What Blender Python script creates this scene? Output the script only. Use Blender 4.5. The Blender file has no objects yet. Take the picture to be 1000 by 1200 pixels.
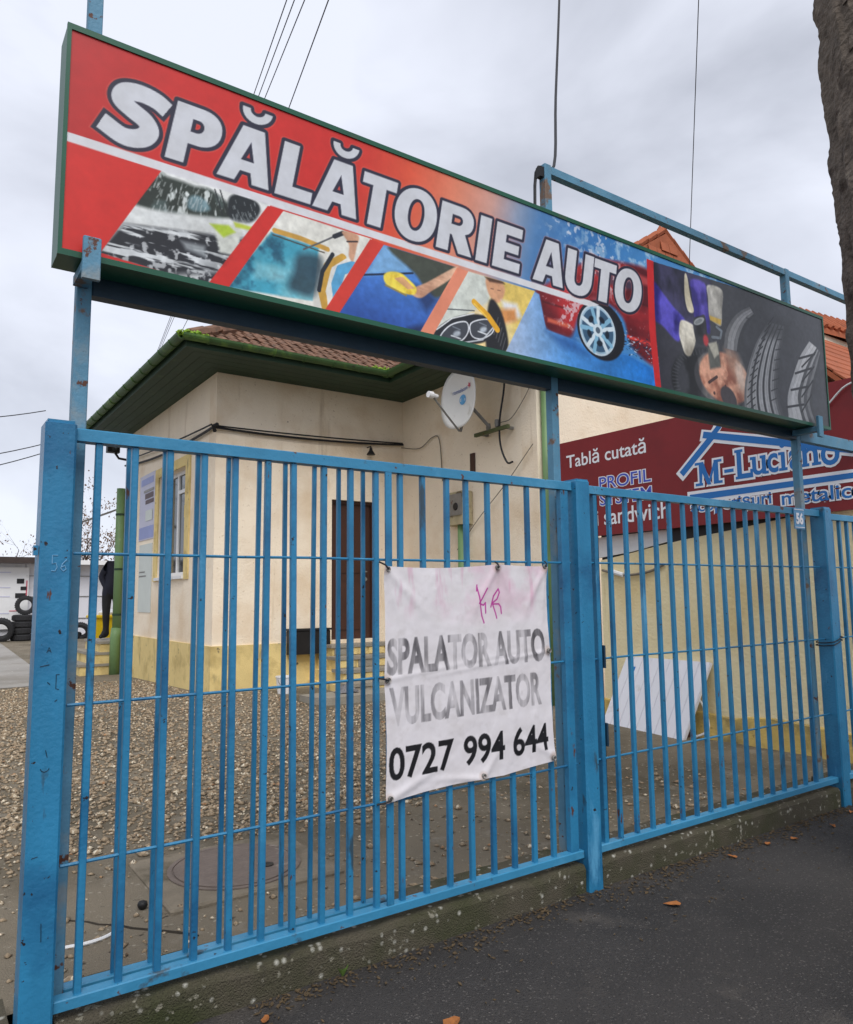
import bpy, bmesh, math, random
import numpy as np
from mathutils import Vector, Matrix

random.seed(7); rng = np.random.default_rng(7)
S = bpy.context.scene
COL = S.collection

# ------------------------------------------------------------------ camera
CAM_H = 1.6
F_PX, YAW, PITCH, ROLL = 876.64, math.radians(34.874), math.radians(6.484), math.radians(-0.646)
fw = Vector((math.sin(YAW)*math.cos(PITCH), math.cos(YAW)*math.cos(PITCH), math.sin(PITCH)))
r0 = Vector((math.cos(YAW), -math.sin(YAW), 0)); u0 = r0.cross(fw)
rt = r0*math.cos(ROLL) + u0*math.sin(ROLL); up = -r0*math.sin(ROLL) + u0*math.cos(ROLL)
cd = bpy.data.cameras.new('camera'); cam = bpy.data.objects.new('camera', cd); COL.objects.link(cam)
cam.matrix_world = Matrix(((rt.x, up.x, -fw.x, 0), (rt.y, up.y, -fw.y, 0), (rt.z, up.z, -fw.z, CAM_H), (0, 0, 0, 1)))
cd.sensor_fit = 'HORIZONTAL'; cd.sensor_width = 36; cd.lens = 36*F_PX/1000
cd.clip_start = 0.05; cd.clip_end = 3000
S.camera = cam

# ------------------------------------------------------------------ world: overcast sky
SUN_DIR = Vector((-0.22, -0.62, 0.80)).normalized()
w = bpy.data.worlds.new('World'); S.world = w; w.use_nodes = True
nt = w.node_tree; nt.nodes.clear()
def wn(t, **k):
    n = nt.nodes.new(t)
    for a, b in k.items(): setattr(n, a, b)
    return n
out = wn('ShaderNodeOutputWorld'); bg = wn('ShaderNodeBackground')
sky = wn('ShaderNodeTexSky', sky_type='NISHITA'); sky.sun_disc = False
sky.sun_elevation = math.asin(SUN_DIR.z); sky.sun_rotation = math.atan2(SUN_DIR.x, SUN_DIR.y)
sk = wn('ShaderNodeVectorMath', operation='SCALE'); sk.inputs['Scale'].default_value = 0.1
nt.links.new(sky.outputs[0], sk.inputs[0])
tc = wn('ShaderNodeTexCoord'); mp = wn('ShaderNodeMapping'); mp.inputs['Scale'].default_value = (1, 1, 1.9)
mp.inputs['Location'].default_value = (0.35, 0.2, 0.1)
n1 = wn('ShaderNodeTexNoise'); n1.inputs['Scale'].default_value = 2.6; n1.inputs['Detail'].default_value = 6; n1.inputs['Roughness'].default_value = 0.48
n1.inputs['Distortion'].default_value = 0.35
rp = wn('ShaderNodeValToRGB')
rp.color_ramp.elements[0].position = 0.34; rp.color_ramp.elements[0].color = (0.350, 0.367, 0.420, 1)
rp.color_ramp.elements[1].position = 0.62; rp.color_ramp.elements[1].color = (0.560, 0.583, 0.655, 1)
nt.links.new(tc.outputs['Generated'], mp.inputs[0]); nt.links.new(mp.outputs[0], n1.inputs['Vector'])
nt.links.new(n1.outputs['Fac'], rp.inputs[0])
mx = wn('ShaderNodeMix', data_type='RGBA'); mx.inputs[0].default_value = 0.93
nt.links.new(sk.outputs[0], mx.inputs[6]); nt.links.new(rp.outputs[0], mx.inputs[7])
nt.links.new(mx.outputs[2], bg.inputs[0]); bg.inputs[1].default_value = 1.0
nt.links.new(bg.outputs[0], out.inputs[0])
sd = bpy.data.lights.new('sun', 'SUN'); sd.energy = 1.5; sd.angle = math.radians(40); sd.color = (1, 0.97, 0.93)
sun = bpy.data.objects.new('sun', sd); COL.objects.link(sun)
sun.rotation_euler = (-SUN_DIR).to_track_quat('-Z', 'Y').to_euler()
S.view_settings.view_transform = 'Standard'; S.view_settings.look = 'None'
S.view_settings.gamma = 1; S.view_settings.exposure = 0.72; S.view_settings.use_curve_mapping = False

# ------------------------------------------------------------------ helpers
def lin(c):
    c = np.asarray(c, float)/255.0
    return np.where(c <= 0.04045, c/12.92, ((c+0.055)/1.055)**2.4)
def s(r, g, b): return tuple(float(v) for v in lin((r, g, b)))

MATS = {}
def pm(name, col, rough=0.6, var=0.12, scale=6.0, bump=0.0, bscale=80.0, metal=0.0, spots=None, streak=0.0, spec=0.4, coat=0.0):
    """procedural paint/plaster: two noise octaves of colour, optional spots (colour, scale, threshold), optional bump"""
    m = bpy.data.materials.new(name); m.use_nodes = True; t = m.node_tree; N = t.nodes; L = t.links
    b = N['Principled BSDF']; tc = N.new('ShaderNodeTexCoord'); oi = N.new('ShaderNodeObjectInfo')
    ad = N.new('ShaderNodeVectorMath'); ad.operation = 'ADD'; mu = N.new('ShaderNodeVectorMath'); mu.operation = 'SCALE'; mu.inputs['Scale'].default_value = 37.0
    cx = N.new('ShaderNodeCombineXYZ')
    for i in range(3): L.new(oi.outputs['Random'], cx.inputs[i])
    L.new(cx.outputs[0], mu.inputs[0]); L.new(tc.outputs['Object'], ad.inputs[0]); L.new(mu.outputs[0], ad.inputs[1])
    vec = ad.outputs[0]
    if streak:
        mp = N.new('ShaderNodeMapping'); mp.inputs['Scale'].default_value = (1, 1, streak); L.new(vec, mp.inputs[0]); nvec = mp.outputs[0]
    else: nvec = vec
    n = N.new('ShaderNodeTexNoise'); n.inputs['Scale'].default_value = scale; n.inputs['Detail'].default_value = 8; n.inputs['Roughness'].default_value = 0.62
    L.new(nvec, n.inputs['Vector'])
    r = N.new('ShaderNodeValToRGB'); e = r.color_ramp.elements
    e[0].position = 0.28; e[1].position = 0.72
    e[0].color = (*[max(0, c*(1-var)) for c in col], 1); e[1].color = (*[min(1, c*(1+var)) for c in col], 1)
    L.new(n.outputs['Fac'], r.inputs[0]); cout = r.outputs[0]
    for sp in (spots or []):
        sc, ss, th, soft = sp[:4]; svec = vec
        if len(sp) > 4:      # runs: noise stretched along z
            ms = N.new('ShaderNodeMapping'); ms.inputs['Scale'].default_value = (1, 1, sp[4]); L.new(vec, ms.inputs[0]); svec = ms.outputs[0]
        n2 = N.new('ShaderNodeTexNoise'); n2.inputs['Scale'].default_value = ss; n2.inputs['Detail'].default_value = 5; n2.inputs['Roughness'].default_value = 0.6
        L.new(svec, n2.inputs['Vector'])
        r2 = N.new('ShaderNodeValToRGB'); r2.color_ramp.elements[0].position = th; r2.color_ramp.elements[1].position = th+soft
        L.new(n2.outputs['Fac'], r2.inputs[0])
        mx = N.new('ShaderNodeMix'); mx.data_type = 'RGBA'; mx.inputs[7].default_value = (*sc, 1)
        L.new(r2.outputs[0], mx.inputs[0]); L.new(cout, mx.inputs[6]); cout = mx.outputs[2]
    L.new(cout, b.inputs['Base Color'])
    b.inputs['Roughness'].default_value = rough; b.inputs['Metallic'].default_value = metal
    b.inputs['Specular IOR Level'].default_value = spec
    if coat: b.inputs['Coat Weight'].default_value = coat; b.inputs['Coat Roughness'].default_value = 0.15
    if bump:
        n3 = N.new('ShaderNodeTexNoise'); n3.inputs['Scale'].default_value = bscale; n3.inputs['Detail'].default_value = 6
        L.new(vec, n3.inputs['Vector']); bp = N.new('ShaderNodeBump'); bp.inputs['Strength'].default_value = bump; bp.inputs['Distance'].default_value = 0.02
        L.new(n3.outputs['Fac'], bp.inputs['Height']); L.new(bp.outputs[0], b.inputs['Normal'])
    MATS[name] = m
    return m

def attr_mat(name, rough=0.45, spec=0.35, bump=0.0, trans=0.0):
    """flat print: colour comes from the printed panel's own colour layer, plus faint grime noise"""
    m = bpy.data.materials.new(name); m.use_nodes = True; t = m.node_tree; N = t.nodes; L = t.links
    b = N['Principled BSDF']; a = N.new('ShaderNodeAttribute'); a.attribute_name = 'print'
    tc = N.new('ShaderNodeTexCoord'); n = N.new('ShaderNodeTexNoise'); n.inputs['Scale'].default_value = 9; n.inputs['Detail'].default_value = 7
    L.new(tc.outputs['Object'], n.inputs['Vector'])
    r = N.new('ShaderNodeValToRGB'); r.color_ramp.elements[0].position = 0.2; r.color_ramp.elements[1].position = 0.7
    r.color_ramp.elements[0].color = (0.84, 0.83, 0.81, 1); r.color_ramp.elements[1].color = (1, 1, 1, 1)
    L.new(n.outputs['Fac'], r.inputs[0])
    mx = N.new('ShaderNodeMix'); mx.data_type = 'RGBA'; mx.blend_type = 'MULTIPLY'; mx.inputs[0].default_value = 1
    L.new(a.outputs['Color'], mx.inputs[6]); L.new(r.outputs[0], mx.inputs[7]); L.new(mx.outputs[2], b.inputs['Base Color'])
    b.inputs['Roughness'].default_value = rough; b.inputs['Specular IOR Level'].default_value = spec
    return m

def tag(o, label=None, cat=None, group=None, kind=None):
    for k, v in (('label', label), ('category', cat), ('group', group), ('kind', kind)):
        if v: o[k] = v
    return o
def root(name, loc, label, cat, group=None):
    o = bpy.data.objects.new(name, None); COL.objects.link(o); o.location = loc; o.empty_display_size = 0.1
    return tag(o, label, cat, group)
def worldloc(o):
    v = Vector(o.location)
    while o.parent: o = o.parent; v += Vector(o.location)
    return v
class MB:
    """mesh collector in world coordinates"""
    def __init__(self): self.v = []; self.f = []; self.mi = []; self.cur = 0
    def face(self, pts):
        n = len(self.v); self.v += [tuple(p) for p in pts]; self.f.append(tuple(range(n, n+len(pts)))); self.mi.append(self.cur)
    def raw(self, vs, fs):
        n = len(self.v); self.v += [tuple(p) for p in vs]
        for f in fs: self.f.append(tuple(i+n for i in f)); self.mi.append(self.cur)
        return self
    def box(self, x0, x1, y0, y1, z0, z1):
        vs = [(x, y, z) for z in (z0, z1) for y in (y0, y1) for x in (x0, x1)]
        return self.raw(vs, [(0, 2, 3, 1), (4, 5, 7, 6), (0, 1, 5, 4), (2, 6, 7, 3), (0, 4, 6, 2), (1, 3, 7, 5)])
    def cbox(self, x0, x1, y0, y1, z0, z1, c=0.006):
        """upright box with chamfered vertical edges and top"""
        def ring(d, z): 
            return [(x0+c+d, y0+d, z), (x1-c-d, y0+d, z), (x1-d, y0+c+d, z), (x1-d, y1-c-d, z), (x1-c-d, y1-d, z), (x0+c+d, y1-d, z), (x0+d, y1-c-d, z), (x0+d, y0+c+d, z)]
        vs = ring(0, z0)+ring(0, z1-c)+ring(c, z1)
        fs = [tuple(range(7, -1, -1)), tuple(range(16, 24))]
        for k in (0, 8):
            for i in range(8): fs.append((k+i, k+(i+1) % 8, k+8+(i+1) % 8, k+8+i))
        return self.raw(vs, fs)
    def prism(self, poly, d):
        """polygon (3d pts) extruded by vector d"""
        n = len(poly); d = Vector(d); a = [Vector(p) for p in poly]; b = [p+d for p in a]
        fs = [tuple(range(n-1, -1, -1)), tuple(range(n, 2*n))]+[(i, (i+1) % n, n+(i+1) % n, n+i) for i in range(n)]
        return self.raw(a+b, fs)
    def tube(self, pts, r, n=8, caps=True):
        pts = [Vector(p) for p in pts]; rs = r if hasattr(r, '__len__') else [r]*len(pts)
        vs = []; fs = []; prev = None
        for i, p in enumerate(pts):
            t = (pts[min(i+1, len(pts)-1)]-pts[max(i-1, 0)]).normalized()
            if prev is None:
                a = Vector((0, 0, 1)) if abs(t.z) < 0.9 else Vector((1, 0, 0)); u = t.cross(a).normalized()
            else: u = (prev-t*prev.dot(t)).normalized()
            prev = u; v = t.cross(u)
            for k in range(n):
                an = 2*math.pi*k/n; vs.append(p+(u*math.cos(an)+v*math.sin(an))*rs[i])
        for i in range(len(pts)-1):
            for k in range(n): fs.append((i*n+k, i*n+(k+1) % n, (i+1)*n+(k+1) % n, (i+1)*n+k))
        if caps: fs.append(tuple(range(n-1, -1, -1))); fs.append(tuple(range((len(pts)-1)*n, len(pts)*n)))
        return self.raw(vs, fs)
    def lathe(self, c, prof, axis=(0, 0, 1), n=24):
        """prof: list of (radius, height) about an axis through c"""
        ax = Vector(axis).normalized(); a = Vector((0, 0, 1)) if abs(ax.z) < 0.9 else Vector((1, 0, 0))
        u = ax.cross(a).normalized(); v = ax.cross(u); c = Vector(c); vs = []; fs = []
        for (r, h) in prof:
            for k in range(n):
                an = 2*math.pi*k/n; vs.append(c+ax*h+(u*math.cos(an)+v*math.sin(an))*r)
        for i in range(len(prof)-1):
            for k in range(n): fs.append((i*n+k, i*n+(k+1) % n, (i+1)*n+(k+1) % n, (i+1)*n+k))
        return self.raw(vs, fs)
    def build(self, name, mat, parent=None, smooth=False, fix=True):
        o0 = worldloc(parent) if parent else Vector((0, 0, 0))
        me = bpy.data.meshes.new(name)
        me.from_pydata([(p[0]-o0.x, p[1]-o0.y, p[2]-o0.z) for p in self.v], [], self.f)
        for m in (mat if isinstance(mat, (list, tuple)) else [mat]): me.materials.append(m)
        if isinstance(mat, (list, tuple)): me.polygons.foreach_set('material_index', self.mi)
        if fix:
            bm = bmesh.new(); bm.from_mesh(me); bmesh.ops.recalc_face_normals(bm, faces=bm.faces[:]); bm.to_mesh(me); bm.free()
        if smooth: me.polygons.foreach_set('use_smooth', [True]*len(me.polygons))
        me.update()
        o = bpy.data.objects.new(name, me); COL.objects.link(o)
        if parent: o.parent = parent
        return o
def share(name, mesh, parent, loc, rot=None, scale=None):
    """another piece with the same mesh; loc is in world coordinates"""
    o = bpy.data.objects.new(name, mesh); COL.objects.link(o); o.parent = parent
    o.location = Vector(loc)-(worldloc(parent) if parent else Vector((0, 0, 0)))
    if rot: o.rotation_euler = rot
    if scale: o.scale = scale
    return o
def sag(a, b, d, n=16):
    a = Vector(a); b = Vector(b)
    return [a.lerp(b, i/n)-Vector((0, 0, d*4*(i/n)*(1-i/n))) for i in range(n+1)]

# text outlines (built-in font) as flat 2D triangles
def text_tris(body, offset=0.0):
    cu = bpy.data.curves.new('tmp_text', 'FONT'); cu.body = body; cu.size = 1; cu.offset = offset; cu.resolution_u = 4
    ob = bpy.data.objects.new('tmp_text', cu); COL.objects.link(ob); bpy.context.view_layer.update()
    me = ob.evaluated_get(bpy.context.evaluated_depsgraph_get()).to_mesh(); me.calc_loop_triangles()
    v = np.array([tuple(p.co)[:2] for p in me.vertices]); t = np.array([tuple(p.vertices) for p in me.loop_triangles])
    ob.to_mesh_clear(); bpy.data.objects.remove(ob); bpy.data.curves.remove(cu)
    return v, t
def fit(body, box, offset=0.0, ref=0.0, shear=0.0):
    """text whose outline at offset `ref` fills box (u0,u1,v0,v1); returned at `offset`"""
    vr, _ = text_tris(body, ref); v, t = text_tris(body, offset) if offset != ref else (vr, _)
    a, b = vr.min(0), vr.max(0); u0_, u1_, v0_, v1_ = box
    q = np.empty_like(v); q[:, 0] = u0_+(v[:, 0]-a[0])/(b[0]-a[0])*(u1_-u0_); q[:, 1] = v0_+(v[:, 1]-a[1])/(b[1]-a[1])*(v1_-v0_)
    q[:, 0] += shear*(q[:, 1]-v0_)
    return q, t
def place2d(name, q, t, org, ux, uy, mat, parent):
    org, ux, uy = Vector(org), Vector(ux), Vector(uy); mb = MB()
    mb.raw([org+ux*float(a)+uy*float(b) for a, b in q], [tuple(int(i) for i in x) for x in t])
    n = ux.cross(uy); o = mb.build(name, mat, parent, fix=False)
    return o

# ------------------------------------------------------------------ raster canvas for flat print
class Canvas:
    def __init__(self, x0, x1, z0, z1, res, base):
        self.nx = int(round((x1-x0)/res))+1; self.nz = int(round((z1-z0)/res))+1
        self.xs = np.linspace(x0, x1, self.nx); self.zs = np.linspace(z0, z1, self.nz); self.res = res
        self.X, self.Z = np.meshgrid(self.xs, self.zs); self.c = np.empty((self.nz, self.nx, 3)); self.c[:] = base
    def win(self, xa, xb, za, zb):
        i0, i1 = np.searchsorted(self.xs, (xa, xb)); j0, j1 = np.searchsorted(self.zs, (za, zb))
        return slice(max(j0-1, 0), j1+1), slice(max(i0-1, 0), i1+1)
    def blend(self, sl, a, col):
        col = np.asarray(col, float)
        self.c[sl] = self.c[sl]*(1-a[..., None])+col*a[..., None]
    def sdf(self, polys, pad):
        al = np.vstack(polys); sl = self.win(al[:, 0].min()-pad, al[:, 0].max()+pad, al[:, 1].min()-pad, al[:, 1].max()+pad)
        X, Z = self.X[sl], self.Z[sl]; d = np.full(X.shape, 1e9); ins = np.zeros(X.shape, bool)
        for p in polys:
            for i in range(len(p)):
                a, b = p[i], p[(i+1) % len(p)]; e = b-a; L2 = e@e
                if L2 == 0: continue
                t = np.clip(((X-a[0])*e[0]+(Z-a[1])*e[1])/L2, 0, 1)
                d = np.minimum(d, (X-a[0]-t*e[0])**2+(Z-a[1]-t*e[1])**2)
                if a[1] != b[1]:
                    ins ^= ((a[1] > Z) != (b[1] > Z)) & (X < (b[0]-a[0])*(Z-a[1])/(b[1]-a[1])+a[0])
        d = np.sqrt(d); return sl, np.where(ins, -d, d)
    def poly(self, polys, col, grow=0.0, soft=None, alpha=1.0):
        if not isinstance(polys, list): polys = [polys]
        polys = [np.asarray(p, float) for p in polys]; soft = soft or self.res
        sl, d = self.sdf(polys, grow+soft*2)
        a = np.clip(0.5-(d-grow)/soft, 0, 1)*alpha
        if callable(col): col = col(self.X[sl], self.Z[sl])
        self.blend(sl, a, col); return sl, d
    def line(self, pts, wd, col, alpha=1.0, soft=None):
        pts = np.asarray(pts, float); soft = soft or self.res; pad = wd+soft*2
        sl = self.win(pts[:, 0].min()-pad, pts[:, 0].max()+pad, pts[:, 1].min()-pad, pts[:, 1].max()+pad)
        X, Z = self.X[sl], self.Z[sl]; d = np.full(X.shape, 1e9)
        for a, b in zip(pts[:-1], pts[1:]):
            e = b-a; L2 = max(e@e, 1e-12); t = np.clip(((X-a[0])*e[0]+(Z-a[1])*e[1])/L2, 0, 1)
            d = np.minimum(d, np.hypot(X-a[0]-t*e[0], Z-a[1]-t*e[1]))
        self.blend(sl, np.clip(0.5-(d-wd/2)/soft, 0, 1)*alpha, col)
    def tris(self, q, t, ss=3):
        """coverage (nz,nx) of flat triangles"""
        x0, z0 = self.xs[0], self.zs[0]; h = self.res_x = (self.xs[1]-self.xs[0])/ss; k = (self.zs[1]-self.zs[0])/ss
        big = np.zeros((self.nz*ss, self.nx*ss), bool)
        for tr in t:
            p = q[tr]; i0 = max(int((p[:, 0].min()-x0)/h)-1, 0); i1 = int((p[:, 0].max()-x0)/h)+2
            j0 = max(int((p[:, 1].min()-z0)/k)-1, 0); j1 = int((p[:, 1].max()-z0)/k)+2
            X = x0+(np.arange(i0, i1)+0.5)*h; Z = z0+(np.arange(j0, j1)+0.5)*k; X, Z = np.meshgrid(X, Z)
            def ed(a, b): return (b[0]-a[0])*(Z-a[1])-(b[1]-a[1])*(X-a[0])
            e0, e1, e2 = ed(p[0], p[1]), ed(p[1], p[2]), ed(p[2], p[0])
            m = ((e0 >= 0) & (e1 >= 0) & (e2 >= 0)) | ((e0 <= 0) & (e1 <= 0) & (e2 <= 0))
            sub = big[j0:j1, i0:i1]; sub |= m[:sub.shape[0], :sub.shape[1]]
        return big.reshape(self.nz, ss, self.nx, ss).mean((1, 3))
    def noise(self, sc, oct=4, seed=1, sx=1.0, sz=1.0):
        g = np.random.default_rng(seed); outv = np.zeros(self.X.shape); amp = 1; tot = 0
        for o in range(oct):
            f = sc*2**o; gx = (self.X-self.xs[0])*f*sx; gz = (self.Z-self.zs[0])*f*sz
            T = g.random((256, 256)); i = np.floor(gx).astype(int); j = np.floor(gz).astype(int)
            a, b = gx-i, gz-j; a = a*a*(3-2*a); b = b*b*(3-2*b); i %= 255; j %= 255
            v = (T[j, i]*(1-a)+T[j, i+1]*a)*(1-b)+(T[j+1, i]*(1-a)+T[j+1, i+1]*a)*b
            outv += v*amp; tot += amp; amp *= 0.55
        return outv/tot
    def mesh(self, name, P, mat, parent=None, smooth=False):
        """P: (nz,nx,3) world positions"""
        o0 = worldloc(parent) if parent else Vector((0, 0, 0))
        n = self.nz*self.nx; idx = np.arange(n).reshape(self.nz, self.nx)
        q = np.stack([idx[:-1, :-1], idx[:-1, 1:], idx[1:, 1:], idx[1:, :-1]], -1).reshape(-1, 4)
        me = bpy.data.meshes.new(name); me.vertices.add(n); me.vertices.foreach_set('co', (P.reshape(-1, 3)-np.array(o0)).ravel())
        me.loops.add(q.size); me.loops.foreach_set('vertex_index', q.ravel().astype(np.int32))
        me.polygons.add(len(q)); me.polygons.foreach_set('loop_start', np.arange(0, q.size, 4, dtype=np.int32))
        me.update(calc_edges=True)
        ca = me.color_attributes.new('print', 'FLOAT_COLOR', 'POINT')
        rgba = np.ones((n, 4), np.float32); rgba[:, :3] = lin(np.clip(self.c, 0, 255)).reshape(-1, 3)
        ca.data.foreach_set('color', rgba.ravel())
        if smooth: me.polygons.foreach_set('use_smooth', np.ones(len(q), bool))
        me.materials.append(mat); o = bpy.data.objects.new(name, me); COL.objects.link(o)
        if parent: o.parent = parent
        return o

# ------------------------------------------------------------------ materials
RUST = s(88, 52, 36)
blue = pm('blue_paint', s(44, 120, 160), 0.36, 0.18, 5.0, bump=0.14, bscale=60, streak=0.25, spots=[(s(30, 90, 130), 2.6, 0.48, 0.22), (s(82, 148, 186), 5.5, 0.62, 0.08, 0.2), (s(52, 74, 88), 9, 0.64, 0.06, 0.25), (RUST, 16, 0.685, 0.03, 0.3), (s(40, 30, 28), 26, 0.672, 0.015)])
bluerail = pm('blue_rail_paint', s(54, 128, 166), 0.45, 0.12, 4.0, bump=0.12, bscale=50, spots=[(s(84, 150, 186), 3, 0.52, 0.2), (s(60, 84, 100), 7, 0.64, 0.06), (RUST, 12, 0.665, 0.03), (s(30, 26, 26), 19, 0.70, 0.02)])
bluesteel = pm('weathered_blue_steel', s(86, 134, 160), 0.6, 0.2, 5.0, bump=0.15, spots=[(s(126, 140, 146), 3.5, 0.54, 0.12), (s(112, 92, 78), 6, 0.60, 0.06), (RUST, 15, 0.63, 0.04)])
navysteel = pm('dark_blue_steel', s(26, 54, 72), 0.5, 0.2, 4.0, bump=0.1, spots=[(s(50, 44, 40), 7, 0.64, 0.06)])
green = pm('green_metal', s(24, 84, 62), 0.38, 0.12, 3.0, spots=[(s(60, 78, 60), 5, 0.62, 0.1)])
cream = pm('cream_plaster', s(246, 231, 208), 0.9, 0.05, 1.6, bump=0.35, bscale=38, spots=[(s(228, 206, 176), 1.1, 0.50, 0.22), (s(206, 184, 154), 2.6, 0.62, 0.12, 0.12), (s(212, 192, 164), 26, 0.64, 0.08), (s(150, 128, 106), 9, 0.735, 0.04)])
yplinth = pm('yellow_plinth', s(228, 204, 140), 0.9, 0.10, 2.0, bump=0.4, spots=[(s(186, 162, 104), 2.5, 0.50, 0.2), (s(150, 134, 98), 4, 0.60, 0.12, 0.3), (s(98, 92, 76), 7, 0.66, 0.06)])
ywall = pm('pale_yellow_plaster', s(238, 224, 182), 0.9, 0.06, 1.3, bump=0.4, bscale=34, spots=[(s(224, 202, 150), 1.1, 0.50, 0.22), (s(198, 176, 128), 3, 0.60, 0.12, 0.12), (s(160, 142, 110), 9, 0.70, 0.05)])
gpaint = pm('dark_green_paint', s(34, 60, 42), 0.6, 0.2, 3.0, spots=[(s(58, 84, 50), 4, 0.6, 0.15)])
ggutter = pm('mossy_green_gutter', s(62, 92, 50), 0.55, 0.2, 3.0, bump=0.1, spots=[(s(98, 132, 58), 4, 0.55, 0.15), (s(46, 50, 38), 12, 0.64, 0.06)])
gpipe = pm('green_pipe', s(108, 138, 92), 0.5, 0.12, 3.0, spots=[(s(140, 150, 110), 9, 0.68, 0.06)])
tile_m = pm('brown_clay_tile', s(114, 84, 66), 0.85, 0.4, 5.5, bump=0.3, spots=[(s(74, 64, 54), 5, 0.56, 0.14), (s(100, 112, 70), 7, 0.70, 0.06)])
otile = pm('orange_clay_tile', s(158, 88, 58), 0.85, 0.2, 3.5, bump=0.3, spots=[(s(110, 70, 50), 4, 0.6, 0.14)])
mossm = pm('bright_moss', s(128, 160, 52), 0.95, 0.3, 18, bump=0.6)
brown = pm('brown_door_paint', s(70, 44, 36), 0.45, 0.15, 2.0)
black = pm('black_plastic', s(26, 25, 26), 0.5, 0.3, 8.0)
rubber = pm('tyre_rubber', s(40, 40, 42), 0.8, 0.25, 12.0, bump=0.3)
white = pm('white_paint', s(226, 226, 226), 0.6, 0.05, 3.0, spots=[(s(186, 184, 178), 3, 0.6, 0.2)])
whitepanel = pm('white_sheet_metal', s(226, 226, 232), 0.4, 0.04, 2.0, spots=[(s(190, 186, 178), 4, 0.64, 0.15)])
garage = pm('white_garage_panel', s(214, 214, 220), 0.55, 0.05, 1.0, spots=[(s(186, 186, 188), 1.4, 0.55, 0.2)])
darkroof = pm('dark_roof_edge', s(62, 52, 48), 0.8, 0.2, 3.0)
grey = pm('grey_metal', s(128, 126, 122), 0.45, 0.15, 8.0, metal=0.3, spots=[(RUST, 12, 0.66, 0.05)])
conc = pm('concrete', s(146, 140, 128), 0.92, 0.14, 4.0, bump=0.4, bscale=60)
yellowp = pm('yellow_plastic', s(224, 190, 24), 0.5, 0.08, 4.0)
redboard = pm('maroon_board', s(128, 30, 34), 0.5, 0.10, 1.5, spots=[(s(108, 26, 30), 1.2, 0.52, 0.2)])
printwhite = pm('white_vinyl', s(236, 236, 240), 0.5, 0.03, 3.0)
printblue = pm('blue_vinyl', s(30, 112, 186), 0.45, 0.06, 3.0)
printviolet = pm('violet_blue_vinyl', s(64, 84, 190), 0.45, 0.06, 3.0)
chalk = pm('chalk_mark', s(120, 170, 205), 0.9, 0.15, 30)
inkm = pm('black_marker', s(22, 26, 36), 0.7, 0.1, 20)
wirem = pm('black_cable', s(30, 30, 34), 0.6, 0.2, 5.0)
greywire = pm('grey_cable', s(120, 112, 100), 0.6, 0.2, 5.0)
glassm = pm('window_glass', s(52, 60, 64), 0.08, 0.15, 1.0, spec=0.8)
# asphalt
def ground_mat(name, ca, cb, scale, bump, spots, rough=0.9, speck=None):
    m = pm(name, ca, rough, 0.16, scale, bump, 140, spots=spots)
    t = m.node_tree; N = t.nodes; L = t.links; b = N['Principled BSDF']; src = b.inputs['Base Color'].links[0].from_socket
    vo = N.new('ShaderNodeTexVoronoi'); vo.inputs['Scale'].default_value = speck[0]; tc = N.new('ShaderNodeTexCoord'); L.new(tc.outputs['Object'], vo.inputs['Vector'])
    r = N.new('ShaderNodeValToRGB'); r.color_ramp.elements[0].position = 0.0; r.color_ramp.elements[0].color = (1, 1, 1, 1)
    r.color_ramp.elements[1].position = speck[1]; r.color_ramp.elements[1].color = (0, 0, 0, 1); L.new(vo.outputs['Distance'], r.inputs[0])
    sep = N.new('ShaderNodeSeparateColor'); L.new(vo.outputs['Color'], sep.inputs[0])
    gt = N.new('ShaderNodeMath'); gt.operation = 'GREATER_THAN'; gt.inputs[1].default_value = speck[2]; L.new(sep.outputs[0], gt.inputs[0])
    mu = N.new('ShaderNodeMath'); mu.operation = 'MULTIPLY'; L.new(r.outputs[0], mu.inputs[0]); L.new(gt.outputs[0], mu.inputs[1])
    mx = N.new('ShaderNodeMix'); mx.data_type = 'RGBA'; mx.inputs[7].default_value = (*cb, 1); L.new(mu.outputs[0], mx.inputs[0]); L.new(src, mx.inputs[6])
    L.new(mx.outputs[2], b.inputs['Base Color'])
    return m
asphalt = ground_mat('damp_asphalt', s(60, 57, 55), s(128, 122, 116), 1.6, 0.8, [(s(45, 43, 42), 0.7, 0.44, 0.20), (s(78, 73, 68), 1.9, 0.58, 0.12), (s(96, 92, 88), 75, 0.60, 0.06), (s(34, 32, 32), 95, 0.58, 0.06)], 0.75, (60, 0.30, 0.80))
yardm = ground_mat('courtyard_concrete', s(124, 114, 97), s(182, 174, 156), 1.1, 0.7, [(s(92, 84, 68), 0.7, 0.46, 0.20), (s(138, 130, 116), 3.2, 0.58, 0.12), (s(66, 60, 50), 14, 0.64, 0.05), (s(156, 148, 132), 40, 0.63, 0.05)], 0.9, (24, 0.30, 0.86))
kerbm = ground_mat('lichen_kerb', s(88, 82, 68), s(206, 204, 192), 2.2, 1.0, [(s(62, 66, 38), 1.7, 0.47, 0.2), (s(140, 136, 120), 22, 0.62, 0.05), (s(60, 56, 48), 5, 0.62, 0.1)], 0.95, (30, 0.42, 0.80))
stonem = pm('gravel_stone', s(150, 132, 108), 0.9, 0.4, 60, spots=[(s(216, 204, 180), 26, 0.56, 0.05), (s(84, 74, 62), 33, 0.58, 0.05), (s(168, 124, 86), 21, 0.62, 0.05)])
farground = ground_mat('far_ground', s(150, 146, 140), s(190, 186, 178), 0.5, 0.3, [(s(120, 114, 104), 0.4, 0.5, 0.2)], 0.9, (12, 0.3, 0.85))

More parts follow.
